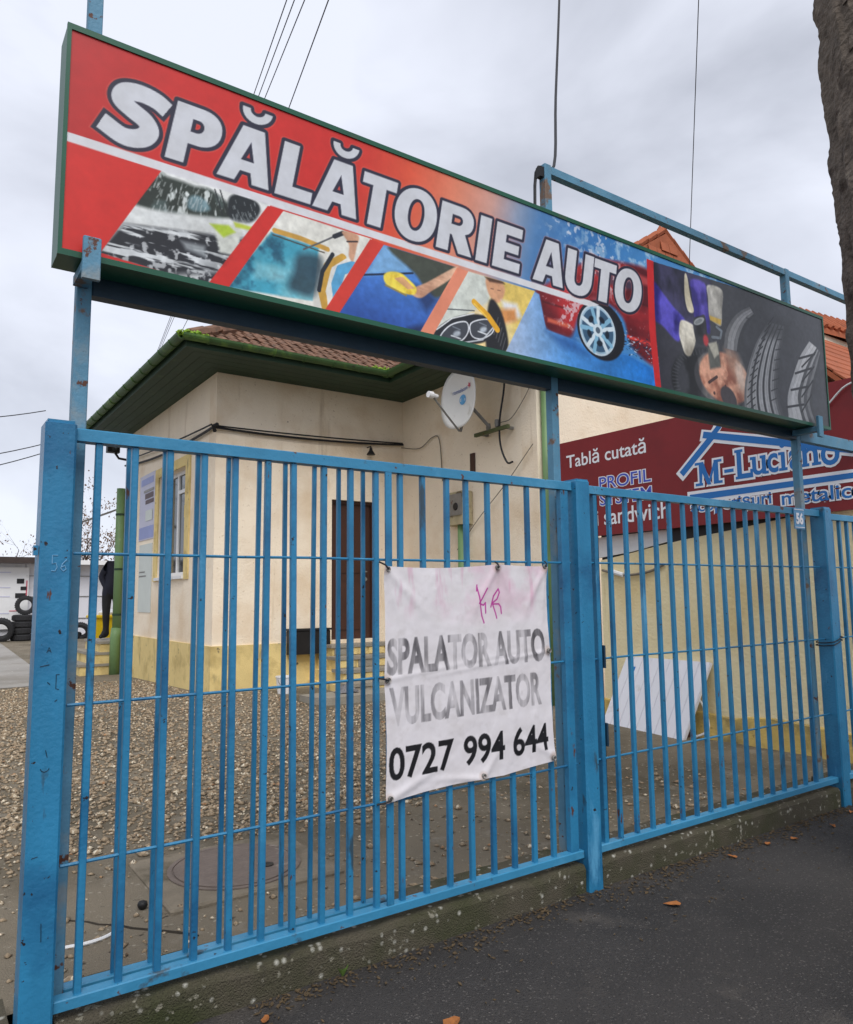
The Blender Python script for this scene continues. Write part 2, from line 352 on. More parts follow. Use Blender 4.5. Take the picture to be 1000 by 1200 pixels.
# ------------------------------------------------------------------ ground
YF = 3.05           # fence line
HX, HY, HB = 3.608, 10.514, 15.9      # house corner x, front wall y, back end y
WX, WY = 6.854, 7.225                 # wing wall x, wing front y
RX = 6.978                            # yellow side wall x
gy = np.array([-50, 3.4, 4.6, 10.0, 16.0, 28.0, 60.0, 2000]); gz = np.array([0.10, 0.10, 0.11, 0.29, 0.15, 0.33, 0.33, 0.33])
def g(y): return float(np.interp(y, gy, gz))
mb = MB(); mb.face([(-1500, -1500, -0.05), (1500, -1500, -0.05), (1500, 1500, -0.05), (-1500, 1500, -0.05)])
tag(mb.build('ground', farground), kind='structure')
mb = MB(); mb.face([(-30, -12, 0), (40, -12, 0), (40, 3.02, 0), (-30, 3.02, 0)])
tag(mb.build('sidewalk', asphalt), kind='structure')
mb = MB(); ys = [3.28, 4.0, 4.6, 6, 7, 8, 9, 10, 11, 13, 16, 20, 24, 28, 60]
for a, b in zip(ys[:-1], ys[1:]): mb.face([(-40, a, g(a)), (45, a, g(a)), (45, b, g(b)), (-40, b, g(b))])
yard = tag(mb.build('courtyard', yardm), kind='structure')
# paler concrete apron at the back left
mb = MB()
for a, b in ((14.2, 16), (16, 20), (20, 24), (24, 27.6)):
    mb.face([(-12, a, g(a)+0.006), (2.3+0.02*(a-14), a, g(a)+0.006), (2.3+0.02*(b-14), b, g(b)+0.006), (-12, b, g(b)+0.006)])
tag(mb.build('concrete_apron', farground), kind='structure')
# kerb: three lengths between the gate posts, uneven top edge
POSTS = (0.446, 3.190, 5.925)
kmb = MB()
def kerb_run(xa, xb):
    n = max(2, int((xb-xa)/0.08)); rows = []
    for i in range(n+1):
        x = xa+(xb-xa)*i/n; j = random.uniform(-0.006, 0.006); k = random.uniform(-0.006, 0.006)
        rows.append([(x, 3.012+j*0.5, -0.02), (x, 3.008+j, 0.118+k), (x, 3.022+j, 0.142+k), (x, 3.30, 0.152+k*0.4), (x, 3.31, 0.05)])
    vs = [p for r in rows for p in r]; fs = []
    for i in range(n):
        for q in range(4): fs.append((i*5+q, (i+1)*5+q, (i+1)*5+q+1, i*5+q+1))
    fs += [(4, 3, 2, 1, 0), tuple(n*5+q for q in range(5))]
    kmb.raw(vs, fs)
for xa, xb in ((-6, POSTS[0]-0.066), (POSTS[0]+0.066, POSTS[1]-0.066), (POSTS[1]+0.066, POSTS[2]-0.066), (POSTS[2]+0.066, 6.94)): kerb_run(xa, xb)
tag(kmb.build('kerb', kerbm), kind='structure')

# ------------------------------------------------------------------ gate posts
def post(x, label):
    rt_ = root('gate_post', (x, YF, 0), label, 'post', 'blue steel posts of the street fence')
    m = MB(); m.cbox(x-0.054, x+0.054, YF-0.06, YF+0.06, -0.01, 2.262, 0.008); m.build('column', blue, rt_)
    m = MB(); m.box(x-0.046, x+0.046, YF-0.052, YF+0.052, 2.2605, 2.268); m.build('cap', blue, rt_)
    return rt_
pL = post(POSTS[0], 'blue square steel post with faint chalked digits, beside the gravel side of the gate')
pM = post(POSTS[1], 'blue square steel post between the bannered gate and the narrow barred panel')
pR = post(POSTS[2], 'blue square steel post with wire twisted round it, right of the house number plate')
# chalk digits and marker scratches on the first post (front face y = YF-0.06)
yf = YF-0.0615
def strokes(paths, rad, mat, parent, name):
    for p in paths:
        m = MB(); m.tube([(x, yf, z) for x, z in p], rad, 5); m.build(name, mat, parent)
strokes([[(0.452, 1.765), (0.434, 1.765), (0.434, 1.735), (0.446, 1.738), (0.451, 1.722), (0.444, 1.708), (0.432, 1.71)],
         [(0.482, 1.75), (0.468, 1.735), (0.463, 1.718), (0.472, 1.708), (0.481, 1.716), (0.475, 1.728), (0.464, 1.722)]], 0.0016, chalk, pL, 'chalk_digit')
def arc(cx, cz, r, a0, a1, n=6): return [(cx+r*math.cos(math.radians(a0+(a1-a0)*i/n)), cz+r*math.sin(math.radians(a0+(a1-a0)*i/n))) for i in range(n+1)]
strokes([[(0.430, 1.418), (0.437, 1.437), (0.444, 1.418)], [(0.433, 1.425), (0.441, 1.425)], [(0.41, 1.37), (0.44, 1.376)], [(0.474, 1.34), (0.464, 1.34), (0.464, 1.29), (0.474, 1.287)],
         [(0.436, 1.315), (0.445, 1.305)], [(0.44, 1.08), (0.446, 1.055)], arc(0.44, 1.02, 0.014, 190, 350), [(0.462, 1.245), (0.47, 1.252)], [(0.41, 0.72), (0.43, 0.724)], [(0.45, 0.5), (0.452, 0.44)]], 0.0011, inkm, pL, 'marker_scratch')
for b_ in ((0.374, 0.389, 1.765, 1.80), (0.380, 0.391, 0.12, 0.15)):
    m = MB(); m.box(b_[0], b_[1], YF-0.05, YF-0.02, b_[2], b_[3]); m.build('hinge_pin', blue, pL)
# wire twisted round the third post
m = MB(); pts = []
for i in range(60):
    a = i/59*2*math.pi*2.2; k = 0.073+0.004*math.sin(7*a)
    cxx, czz = math.cos(a), math.sin(a); mm = max(abs(cxx), abs(czz)); pts.append((POSTS[2]+k*cxx/mm, YF+k*czz/mm, 1.20+0.05*i/59+0.02*cxx))
m.tube(pts, 0.004, 6); m.build('wire_tie', wirem, pR)

# ------------------------------------------------------------------ fence panels
def square_bar(mesh_name, w_, d_, z0, z1):
    m = MB(); m.cbox(-w_/2, w_/2, -d_/2, d_/2, 0, z1-z0, 0.003); o = m.build(mesh_name, blue); me = o.data; bpy.data.objects.remove(o); return me
ZB, ZT = 0.215, 2.202
bar_me = square_bar('bar', 0.0255, 0.0265, ZB, ZT)
RODZ = (1.785, 1.232, 0.668)
def panel(name, label, cat, xa, xb, xs, group=None, dy=0.0, rods=True, top=2.25, thin=1.0, zb=None):
    ZB = zb or 0.215
    R_ = root(name, ((xa+xb)/2, YF+dy, ZB), label, cat, group)
    m = MB(); m.cbox(xa, xb, YF+dy-0.024, YF+dy+0.024, top-0.048, top, 0.004); m.build('top_rail', bluerail, R_)
    m = MB(); m.cbox(xa, xb, YF+dy-0.028, YF+dy+0.028, ZB-(0.03 if zb else 0.038), ZB, 0.004); m.build('bottom_rail', bluerail, R_)
    for x in xs:
        share('bar', bar_me, R_, (x, YF+dy, ZB), rot=(random.gauss(0, 0.0008), random.gauss(0, 0.0022), 0), scale=(thin, thin, (top-0.049-ZB)/(ZT-0.215)))
    if rods:
        for z in RODZ:
            m = MB(); m.tube([(xa+0.01+(xb-xa-0.02)*i/8, YF+dy+random.uniform(-.001, .001), z+0.012*(xa+(xb-xa)*i/8-3)/3+random.uniform(-.002, .002)) for i in range(9)], 0.0065, 6)
            m.build('rod', blue, R_)
    return R_
gateL = panel('gate', 'blue barred steel gate carrying the white banner', 'gate', POSTS[0]+0.056, POSTS[1]-0.056, [0.585+0.138*i for i in range(18)])
for x in (3.075,):
    m = MB(); m.cbox(x-0.03, x+0.03, YF-0.02, YF+0.02, ZB, ZT, 0.004); m.build('stile', blue, gateL)
m = MB(); m.box(1.87, 1.905, YF-0.026, YF-0.0165, ZB+0.002, ZT-0.002); m.build('flat_strip', blue, gateL)
panel('inner_gate_leaf', 'blue barred leaf standing just behind the bannered gate', 'gate', 0.56, 1.98, [0.738+0.138*i for i in range(9)], dy=0.145, rods=False, top=2.276, thin=0.72, zb=0.186)
fenceM = panel('fence_panel', 'blue barred fence panel between two posts, before the leaning white sheet', 'fence', POSTS[1]+0.056, POSTS[2]-0.056, [3.463+0.1424*i for i in range(16)], top=2.242)
m = MB(); m.cbox(3.315, 3.345, YF-0.018, YF+0.018, ZB, ZT-0.01, 0.003); m.build('stile', blue, fenceM)
m = MB(); m.cbox(3.372, 3.392, YF+0.02, YF+0.05, ZB, ZT-0.01, 0.003); m.build('lock_strip', navysteel, fenceM)
for z in (1.18, 0.74):
    m = MB(); m.cbox(3.350, 3.362, YF-0.03, YF+0.01, z, z+0.13, 0.003); m.build('lock_plate', navysteel, fenceM)
panel('fence_panel', 'blue barred fence panel running on past the number plate post to the yellow wall', 'fence', POSTS[2]+0.056, 6.96, [6.078+0.123*i for i in range(7)], top=2.225)

# house number plate on the fence panel
R_ = root('number_plate', (5.55, YF-0.04, 2.08), 'small pale blue house number plate on the fence by the sign upright', 'number plate')
m = MB(); m.box(5.478, 5.622, YF-0.034, YF-0.030, 2.08, 2.24); m.build('plate', pm('plate_enamel', s(96, 150, 190), 0.5, 0.1, 10), R_)
m = MB(); m.box(5.484, 5.616, YF-0.0365, YF-0.0343, 2.09, 2.095); m.build('border', printwhite, R_); m = MB(); m.box(5.484, 5.616, YF-0.0365, YF-0.0343, 2.225, 2.23); m.build('border', printwhite, R_)
q, t = fit('56', (5.50, 5.60, 2.115, 2.205), 0.05, 0.05); place2d('digits', q, t, (0, YF-0.0367, 0), (1, 0, 0), (0, 0, 1), printwhite, R_)

# ------------------------------------------------------------------ sign gantry
UY = 3.165
UPR = (0.528, 3.135, 5.845)
gan = root('sign_gantry', (UPR[1], UY, 0.1), 'weathered blue steel frame of uprights and beams holding the long sign', 'sign frame')
for i, x in enumerate(UPR):
    m = MB(); h = 0.028; m.cbox(x-h, x+h, UY-h, UY+h, 0.09, 4.262 if i else 4.30, 0.004); m.build('upright', bluesteel, gan)
def beam(xa, xb, z0, z1, mat, name, hd=0.03):
    m = MB(); m.cbox(xa, xb, UY-hd+0.002, UY+hd-0.002, z0, z1, 0.004); m.build(name, mat, gan)
for a, b in ((UPR[0]+0.0285, UPR[1]-0.0285), (UPR[1]+0.0285, UPR[2]-0.0285), (UPR[2]+0.0285, 6.95)):
    beam(a, b, 2.822, 2.915, navysteel if b < 6 else bluesteel, 'lower_beam')  # spans under the sign use darker steel: their shade is put into the colour
for a, b in ((UPR[1]+0.0285, UPR[2]-0.0285), (UPR[2]+0.0285, 9.2)): beam(a, b, 4.205, 4.258, bluesteel, 'upper_beam', 0.026)
m = MB(); m.cbox(9.2, 9.256, UY-0.028, UY+0.028, 0.0, 4.262, 0.004); m.build('upright', bluesteel, gan)
m = MB(); m.box(UPR[1]-0.06, UPR[1]-0.028, UY-0.02, UY+0.02, 4.17, 4.235); m.build('insulator', black, gan)
for x in (0.512, 5.775):     # arms that carry the box, with an upturned lip in front
    m = MB(); m.cbox(x-0.028, x+0.028, 2.925, UY-0.029, 2.845, 2.885, 0.003); m.build('bracket_arm', bluesteel, gan)
    m = MB(); m.cbox(x-0.032, x+0.032, 2.915, 2.937, 2.80, 2.965, 0.003); m.build('bracket_lip', bluesteel, gan)

# ------------------------------------------------------------------ long lit-box sign
SX0, SX1, SZ0, SZ1, SY = 0.402, 6.02, 2.893, 3.828, 2.97
sg = root('advertising_sign', ((SX0+SX1)/2, SY, SZ0), 'long red and blue car wash sign in a green metal box above the gate', 'sign')
m = MB(); m.box(SX0, SX1, SY+0.012, SY+0.15, SZ0, SZ1); m.build('case', green, sg)
m = MB(); e = 0.022
m.box(SX0-0.002, SX1+0.002, SY-0.006, SY+0.0115, SZ1-e, SZ1+0.002); m.box(SX0-0.002, SX1+0.002, SY-0.006, SY+0.0115, SZ0-0.002, SZ0+e)
m.box(SX0-0.002, SX0+e*0.6, SY-0.006, SY+0.0115, SZ0+e, SZ1-e); m.box(SX1-e*0.6, SX1+0.002, SY-0.006, SY+0.0115, SZ0+e, SZ1-e)
m.build('trim', green, sg)

def cr(pts, k=8):
    pts = np.asarray(pts, float); o = []
    q = np.vstack([2*pts[0]-pts[1], pts, 2*pts[-1]-pts[-2]])
    for i in range(1, len(q)-2):
        for j in range(k):
            t_ = j/k; a, b, c, d_ = q[i-1], q[i], q[i+1], q[i+2]
            o.append(0.5*((2*b)+(-a+c)*t_+(2*a-5*b+4*c-d_)*t_**2+(-a+3*b-3*c+d_)*t_**3))
    o.append(pts[-1]); return np.array(o)
# printed face: layout measured in the print's own plane
HA = (0.0027818061, 0.000187404242, 0.183944759); HC = (-0.00107953023, -0.00318521937, 4.09054295); HB_ = (-0.000650995524, 0.000113023381, 1.07285137)
def pt(x, y):
    d = HB_[0]*x+HB_[1]*y+HB_[2]
    return ((HA[0]*x+HA[1]*y+HA[2])/d, (HC[0]*x+HC[1]*y+HC[2])/d)
def P(*l): return np.array([pt(*q) for q in l])
C = Canvas(SX0+0.012, SX1-0.012, SZ0+0.02, SZ1-0.02, 0.0036, (206, 44, 40))
X, Z = C.X, C.Z
def ramp(v, stops):
    xs = [a for a, _ in stops]; cs = np.array([c for _, c in stops], float)
    return np.stack([np.interp(v, xs, cs[:, k]) for k in range(3)], -1)
N1 = C.noise(3, 5, 1); N2 = C.noise(14, 4, 2); N3 = C.noise(6, 5, 3, 0.35, 1.6); N4 = C.noise(40, 3, 4)
ALL = (slice(None), slice(None))
# upper ground: red fading through salmon to blue
top = ramp(X+0.25*(3.6-Z), [(0.4, (184, 40, 40)), (0.8, (206, 44, 40)), (1.6, (206, 46, 40)), (1.95, (222, 86, 58)), (2.25, (226, 134, 104)), (2.5, (206, 158, 146)), (2.68, (142, 156, 182)), (2.85, (78, 128, 182)), (3.2, (54, 116, 180)), (3.8, (70, 138, 200))])
C.c[:] = top
spl = np.clip((N2-0.52)*7, 0, 1)*np.clip((X-2.95)/0.5, 0, 1)*np.clip((Z-3.5)/0.15, 0, 1)
C.blend(ALL, spl*0.65, (196, 220, 238))
# red car body behind the last word
def rnd(pl, k=5):
    pl = np.asarray(pl, float); return cr(np.vstack([pl[-1:], pl, pl[:2]]), k)[k:-k-1]
def img(pl, im, soft=None, alpha=1.0):
    """fill an outline from a full-size colour field"""
    s2, d2 = C.sdf([np.asarray(pl, float)], 0.05); a2 = np.clip(0.5-d2/(soft or C.res), 0, 1)*alpha; C.blend(s2, a2, im[s2])
def tone(c0, c1, field, gain=1.0): 
    t_ = np.clip((field-0.5)*gain*2+0.5, 0, 1)[..., None]; return np.array(c0, float)*(1-t_)+np.array(c1, float)*t_
redf = tone((88, 18, 28), (186, 46, 50), 0.6*N1+0.4*C.noise(4, 3, 71, 0.6, 2.2), 2.0)
img(rnd(P((626, 345), (646, 330), (664, 318), (690, 306), (722, 306), (766, 320), (776, 360), (775, 428), (742, 408), (730, 372), (704, 352), (680, 368), (668, 396), (642, 386))), redf, 0.03)
C.poly(rnd(P((690, 308), (722, 312), (764, 328), (764, 336), (720, 322), (688, 316))), (206, 84, 84), soft=0.025, alpha=0.75)
C.poly(rnd(P((700, 318), (740, 326), (748, 340), (712, 332))), (60, 66, 92), soft=0.025, alpha=0.7)
C.poly(P((642, 372), (668, 380), (668, 385), (642, 377)), (216, 104, 76), soft=0.015, alpha=0.9)
C.poly(P((735, 392), (770, 404), (770, 408), (735, 396)), (214, 62, 56), soft=0.012)
C.poly(P((636, 352), (668, 362), (668, 364), (636, 354)), (70, 16, 22), soft=0.012, alpha=0.8)
C.poly(P((738, 350), (772, 362), (772, 364), (738, 352)), (70, 16, 22), soft=0.012, alpha=0.8)
spl2 = np.clip((C.noise(34, 3, 72)-0.57)*10, 0, 1)*np.clip((X-2.85)/0.2, 0, 1)*np.clip((3.74-X)/0.1, 0, 1)
C.blend(ALL, spl2*np.clip((N1-0.42)*5, 0, 1)*0.7, (226, 226, 234))
# lower ground right: pale blue floor
fl = ramp(X, [(2.3, (206, 214, 236)), (2.7, (168, 196, 234)), (3.1, (74, 146, 220)), (3.8, (30, 118, 206))])
fl = fl*(0.82+0.36*N1[..., None])
low = P((625, 341), (590, 415), (775, 470), (775, 437), (735, 415), (700, 412), (672, 398), (640, 386), (632, 345))
sl, d = C.poly(low, (90, 150, 220)); a = np.clip(0.5-d/0.02, 0, 1); C.blend(sl, a, fl[sl])
C.poly(P((640, 388), (672, 398), (690, 416), (660, 408)), (28, 74, 140), soft=0.05, alpha=0.6)
for k in range(160):
    x = random.uniform(728, 774); y = 397+(x-728)*0.45+random.gauss(0, 6); c0 = pt(x, y)
    C.line([c0, (c0[0]+random.uniform(.004, .018), c0[1]+random.uniform(-.006, .006))], random.uniform(.003, .008), random.choice([(24, 38, 60), (30, 50, 80), (190, 210, 230)]), 0.85)
for k in range(90):
    x = random.uniform(636, 772); y = 300+(x-700)*0.3+random.uniform(0, 95); c0 = pt(x, y)
    C.line([c0, (c0[0]+random.gauss(0, .006), c0[1]+random.gauss(0, .01))], random.uniform(.002, .005), (222, 190, 196), random.uniform(.25, .7))
# wheel
def ell(cx, cy, rx, ry, n=40, tilt=0.0):
    out = []
    for i in range(n):
        a = 2*math.pi*i/n; u_, v_ = rx*math.cos(a), ry*math.sin(a); out.append((cx+u_*math.cos(tilt)-v_*math.sin(tilt), cy+u_*math.sin(tilt)+v_*math.cos(tilt)))
    return np.array(out)
wc = np.array(pt(701, 387)); wr = 0.158
C.poly(ell(wc[0]+0.035, wc[1]+0.004, 0.205, 0.185), (26, 28, 36), soft=0.012)
C.poly(ell(*wc, 0.178, 0.172), (30, 34, 44)); C.poly(ell(*wc, wr, 0.158), (196, 214, 226)); C.poly(ell(*wc, wr*0.86, 0.135), (40, 60, 84))
C.poly(ell(*wc, wr*0.93, 0.146), (90, 150, 190), alpha=0.35)
for k in range(5):
    a = math.radians(90+72*k+8)
    for da, wd, cc in ((-0.13, 0.028, (210, 226, 236)), (0.13, 0.028, (132, 184, 214))):
        C.line([wc, wc+np.array([wr*0.88*math.cos(a+da*1.6), 0.140*math.sin(a+da*1.6)])], wd, cc)
C.poly(ell(*wc, 0.042, 0.04), (206, 224, 234)); C.poly(ell(*wc, 0.02, 0.02), (80, 96, 112))
for k in range(5):
    a = math.radians(126+72*k+8); C.poly(ell(wc[0]+wr*0.52*math.cos(a), wc[1]+0.08*math.sin(a), 0.018, 0.026, tilt=a), (22, 36, 52), soft=0.008)
# photo 1: soapy car
p1 = P((188, 199), (318, 239), (248, 336), (118, 296))
m1 = ramp(Z, [(2.9, (40, 44, 48)), (3.36, (60, 62, 60))])
streak = C.noise(9, 4, 9, 0.6, 5.0)
sl, d = C.poly(p1, (226, 229, 228)); inside = np.clip(0.5-d/C.res, 0, 1)
def clip_poly(pl, col, soft=None, alpha=1.0):
    """polygon limited to the current photo window"""
    pl = np.asarray(pl, float)
    if 5 <= len(pl) <= 12: pl = cr(np.vstack([pl[-1:], pl, pl[:2]]), 5)[5:-6]     # rounded outline
    s2, d2 = C.sdf([pl], 0.03); a2 = np.clip(0.5-d2/(soft or C.res), 0, 1)*alpha
    full = np.zeros(C.X.shape); full[s2] = a2
    full[sl] *= inside; mask = np.zeros(C.X.shape); mask[sl] = 1; full *= mask
    C.blend(ALL, full, col); return full
tr = clip_poly(P((186, 204), (196, 207), (212, 212), (228, 218), (246, 222), (262, 234), (276, 246), (262, 256), (160, 240)), (46, 54, 48), 0.02)
C.blend(ALL, tr*np.clip((C.noise(30, 3, 61, 1.6, 0.6)-0.56)*9, 0, 1), (206, 214, 212)); C.blend(ALL, tr*np.clip((N2-0.55)*6, 0, 1)*0.6, (96, 116, 116))
clip_poly(P((222, 231), (232, 229), (242, 236), (246, 246), (232, 248), (220, 243)), (118, 150, 160), 0.015, 0.85)
for k in range(90):
    c0 = pt(random.uniform(180, 270), random.uniform(206, 246)); C.line([c0, (c0[0]-.006, c0[1]-random.uniform(.01, .03))], .0045, (214, 220, 220), .5*float(tr[np.searchsorted(C.zs, c0[1]), np.searchsorted(C.xs, c0[0])]))
clip_poly(P((270, 230), (284, 228), (302, 238), (304, 250), (292, 262), (272, 258), (267, 244)), (34, 40, 44), 0.012)
for k in range(40):
    c0 = pt(random.uniform(272, 300), random.uniform(234, 258)); C.line([c0, (c0[0]+.004, c0[1]-.012)], .004, (150, 158, 160), .6)
for x in (252, 258): C.line(P((x, 222), (x+9, 252)), 0.006, (40, 44, 46))
clip_poly(P((155, 243), (300, 262), (296, 276), (150, 262)), (222, 226, 226), 0.03)
bd = clip_poly(P((145, 262), (310, 282), (262, 340), (110, 300)), (42, 44, 50), 0.02)
C.blend(ALL, bd*np.clip((streak-0.50)*14, 0, 1)*np.clip(0.3+N1*1.4, 0, 1), (214, 219, 222)); C.blend(ALL, bd*np.clip((N4-0.62)*12, 0, 1)*0.7, (220, 224, 226))
clip_poly(P((212, 282), (240, 288), (242, 302), (218, 292)), (180, 188, 192), 0.02, 0.8)
clip_poly(P((250, 264), (286, 262), (276, 300), (258, 296)), (214, 218, 210), 0.015)
clip_poly(P((246, 262), (268, 264), (276, 272), (262, 278)), (182, 210, 60), 0.012)
clip_poly(P((274, 260), (296, 266), (294, 270), (276, 266)), (190, 206, 70), 0.01)
bt = clip_poly(P((196, 322), (262, 318), (250, 338), (196, 330)), (210, 214, 216), 0.03); C.blend(ALL, bt*np.clip((N4-0.5)*10, 0, 1), (44, 46, 52))
# photo 2: windscreen and wiper arm
p2 = P((332, 247), (436, 280), (382, 366), (266, 338)); sl, d = C.poly(p2, (226, 226, 218)); inside = np.clip(0.5-d/C.res, 0, 1)
wn2 = clip_poly(P((318, 272), (374, 290), (366, 352), (262, 336)), (66, 160, 186), 0.012)
C.blend(ALL, wn2*np.clip((N2-0.48)*5, 0, 1), (34, 92, 118)); C.blend(ALL, wn2*np.clip((N1-0.5)*5, 0, 1)*0.8, (150, 212, 222))
clip_poly(P((350, 298), (374, 300), (378, 318), (368, 346), (350, 344), (338, 336), (344, 316)), (36, 58, 72), 0.04, 0.8)
clip_poly(P((300, 306), (340, 318), (334, 330), (296, 326)), (170, 220, 228), 0.03, 0.5)
C.line(P((322, 270), (352, 279), (384, 292)), 0.024, (202, 156, 70)); C.line(P((320, 275), (380, 296)), 0.006, (70, 60, 50))
for pth, wd, cc in (([(382, 362), (377, 340), (384, 312), (402, 302)], 0.04, (206, 160, 66)), ([(388, 362), (386, 340), (392, 316), (408, 306)], 0.03, (232, 232, 226)), ([(396, 350), (394, 334), (400, 316), (414, 312)], 0.05, (92, 168, 214))):
    C.line(P(*pth), wd, cc)
C.line(P((374, 340), (378, 318), (390, 298)), 0.02, (32, 40, 50))
C.line(P((356, 292), (376, 284), (394, 276)), 0.008, (90, 92, 96)); C.line(P((392, 277), (402, 273)), 0.022, (40, 44, 52))
C.poly(rnd(P((401, 271), (420, 276), (418, 290), (414, 306), (409, 300), (409, 286))), (206, 158, 128), soft=0.008); C.line(P((407, 283), (419, 283)), 0.008, (60, 50, 50))
# photo 3: blue bonnet and sponge
p3 = P((450, 287), (538, 314), (492, 391), (396, 367)); sl, d = C.poly(p3, (58, 100, 182)); inside = np.clip(0.5-d/C.res, 0, 1)
bl = ramp(Z+0.1*X, [(3.05, (40, 78, 160)), (3.35, (70, 124, 204)), (3.6, (92, 150, 214))])*(0.85+0.3*N1[..., None]); C.blend(sl, inside, bl[sl])
clip_poly(P((448, 286), (456, 288), (484, 318), (428, 322)), (122, 172, 218), 0.03)
C.line(P((424, 322), (484, 320)), 0.010, (30, 44, 70)); clip_poly(P((456, 288), (540, 314), (516, 348), (500, 340), (486, 320)), (70, 76, 66), 0.02)
clip_poly(P((478, 330), (500, 338), (512, 352), (500, 366)), (30, 50, 96), 0.04, 0.8)
clip_poly(P((488, 396), (500, 380), (478, 384)), (26, 40, 76), 0.03, 0.8)
img(rnd(P((484, 338), (500, 331), (520, 320), (537, 312), (529, 326), (506, 341), (494, 349), (484, 346))), tone((172, 120, 94), (226, 182, 152), N3, 2.5), 0.008) 
img(rnd(P((450, 322), (458, 318), (470, 320), (480, 328), (488, 337), (486, 345), (474, 344), (462, 338), (452, 332))), tone((206, 160, 30), (246, 222, 84), N2, 2.2), 0.008); C.poly(P((462, 326), (472, 324), (486, 338), (478, 339)), (222, 170, 120))
C.line(P((452, 334), (476, 346)), 0.01, (180, 140, 30), 0.7)
# photo 4: headlamp being polished
p4 = P((549, 318), (627, 341), (592, 414), (506, 394)); sl, d = C.poly(p4, (240, 218, 150)); inside = np.clip(0.5-d/C.res, 0, 1)
bgp = ramp(X+0.6*(Z-3.1), [(2.2, (236, 196, 120)), (2.5, (246, 232, 190)), (2.7, (240, 210, 110))])*(0.85+0.3*N1[..., None]); C.blend(sl, inside, bgp[sl])
clip_poly(P((548, 316), (568, 322), (574, 350), (556, 364), (520, 386), (505, 396)), (208, 214, 206), 0.02)
clip_poly(P((570, 326), (584, 328), (592, 338), (588, 352), (580, 354), (572, 342)), (214, 160, 122), 0.012); clip_poly(P((568, 324), (586, 325), (592, 333), (574, 330)), (88, 62, 48), 0.012)
for x, y in ((577, 338), (585, 340)): C.line(P((x-1.5, y), (x+1.5, y+.6)), 0.006, (120, 84, 66), .8)
clip_poly(P((588, 352), (606, 356), (612, 372), (594, 378)), (232, 232, 232), 0.03); clip_poly(P((586, 362), (604, 362), (606, 376), (588, 380)), (218, 148, 86), 0.03)
clip_poly(P((574, 352), (588, 366), (596, 404), (586, 416), (570, 408)), (36, 36, 40), 0.015)
clip_poly(P((508, 392), (528, 374), (556, 368), (576, 374), (580, 390), (564, 402), (530, 402)), (38, 40, 46), 0.01)
for e1 in (rnd(P((516, 395), (528, 381), (546, 377), (549, 388), (541, 399), (526, 400))), rnd(P((552, 379), (568, 374), (579, 378), (577, 390), (564, 397), (553, 393)))):
    C.poly(e1, (66, 70, 78)); C.line(np.vstack([e1, e1[:1]]), 0.007, (222, 226, 232)); cc = e1.mean(0); C.poly(ell(cc[0]+.006, cc[1]-.004, 0.026, 0.014, tilt=0.5), (176, 186, 196), soft=0.014); C.line([(cc[0]-.03, cc[1]-.02), (cc[0]+.03, cc[1]-.026)], 0.007, (214, 220, 226)); C.line([(cc[0]-.02, cc[1]+.03), (cc[0]+.028, cc[1]+.022)], 0.006, (120, 128, 138))
C.line(P((512, 396), (540, 402), (566, 398), (578, 384)), 0.008, (198, 204, 210)); C.line(P((524, 362), (556, 364)), 0.006, (70, 76, 80)); C.line(P((512, 386), (530, 373), (556, 367)), 0.006, (230, 234, 236))
for k in range(5): C.line(P((584+k*2.2, 372+k*6), (579+k*2.5, 392+k*4.4)), 0.005, (120, 122, 126), .6)
C.line(P((556, 354), (572, 370), (583, 386)), 0.036, (232, 172, 40)); C.line(P((556, 356), (570, 371)), 0.010, (246, 206, 90)); 
# diagonal bars between the photos
for q, cc in ((((314, 241), (332, 247), (268, 337), (245, 331)), (210, 48, 42)), (((434, 280), (450, 286), (397, 368), (381, 363)), (212, 62, 50)), (((536, 313), (549, 318), (507, 394), (492, 390)), (230, 142, 112))):
    C.poly(P(*q), cc)
C.poly(P((66, 160), (190, 199), (120, 292), (60, 292)), (210, 46, 40))
# white stripe
sl_ = [(0.40, 3.383), (3.28, 3.354), (3.36, 3.345), (3.28, 3.316), (0.40, 3.345)]
C.poly(np.array(sl_), (220, 221, 226))
# right panel: workshop picture
p6 = P((764, 306), (970, 370), (975, 506), (776, 462), (770, 400)); sl, d = C.poly(p6, (58, 60, 66)); inside = np.clip(0.5-d/C.res, 0, 1)
bgd = ramp(X, [(3.7, (44, 44, 54)), (4.4, (64, 66, 72)), (5.9, (70, 72, 78))])*(0.8+0.4*N1[..., None]); C.blend(sl, inside, bgd[sl])
def z4(*l): return P(*[(750+a/4, 290+b/4) for a, b in l])
fold = C.noise(7, 4, 81, 1.0, 0.6)
def cimg(pl, im, soft=0.015, alpha=1.0):
    m_ = clip_poly(pl, (0, 0, 0), soft, 0.0); s2, d2 = C.sdf([rnd(pl)], 0.05); a2 = np.zeros(C.X.shape); a2[s2] = np.clip(0.5-d2/soft, 0, 1)*alpha
    k_ = np.zeros(C.X.shape); k_[sl] = inside; C.blend(ALL, a2*k_, im)
cimg(z4((60, 60), (200, 100), (330, 150), (322, 300), (300, 400), (200, 360), (120, 300), (64, 200)), tone((28, 28, 44), (62, 60, 92), fold, 2), 0.03)
cimg(z4((60, 160), (110, 215), (160, 280), (212, 340), (200, 400), (176, 440), (110, 370), (60, 320)), tone((34, 28, 112), (92, 84, 196), fold, 2.2), 0.02)
cimg(z4((238, 150), (304, 168), (316, 250), (330, 400), (290, 372), (258, 330), (244, 230)), tone((44, 34, 122), (98, 84, 190), fold, 2.2), 0.02)
cimg(z4((210, 128), (222, 135), (238, 230), (254, 296), (238, 306), (222, 286), (210, 220)), tone((190, 182, 158), (236, 230, 206), fold, 2), 0.01)
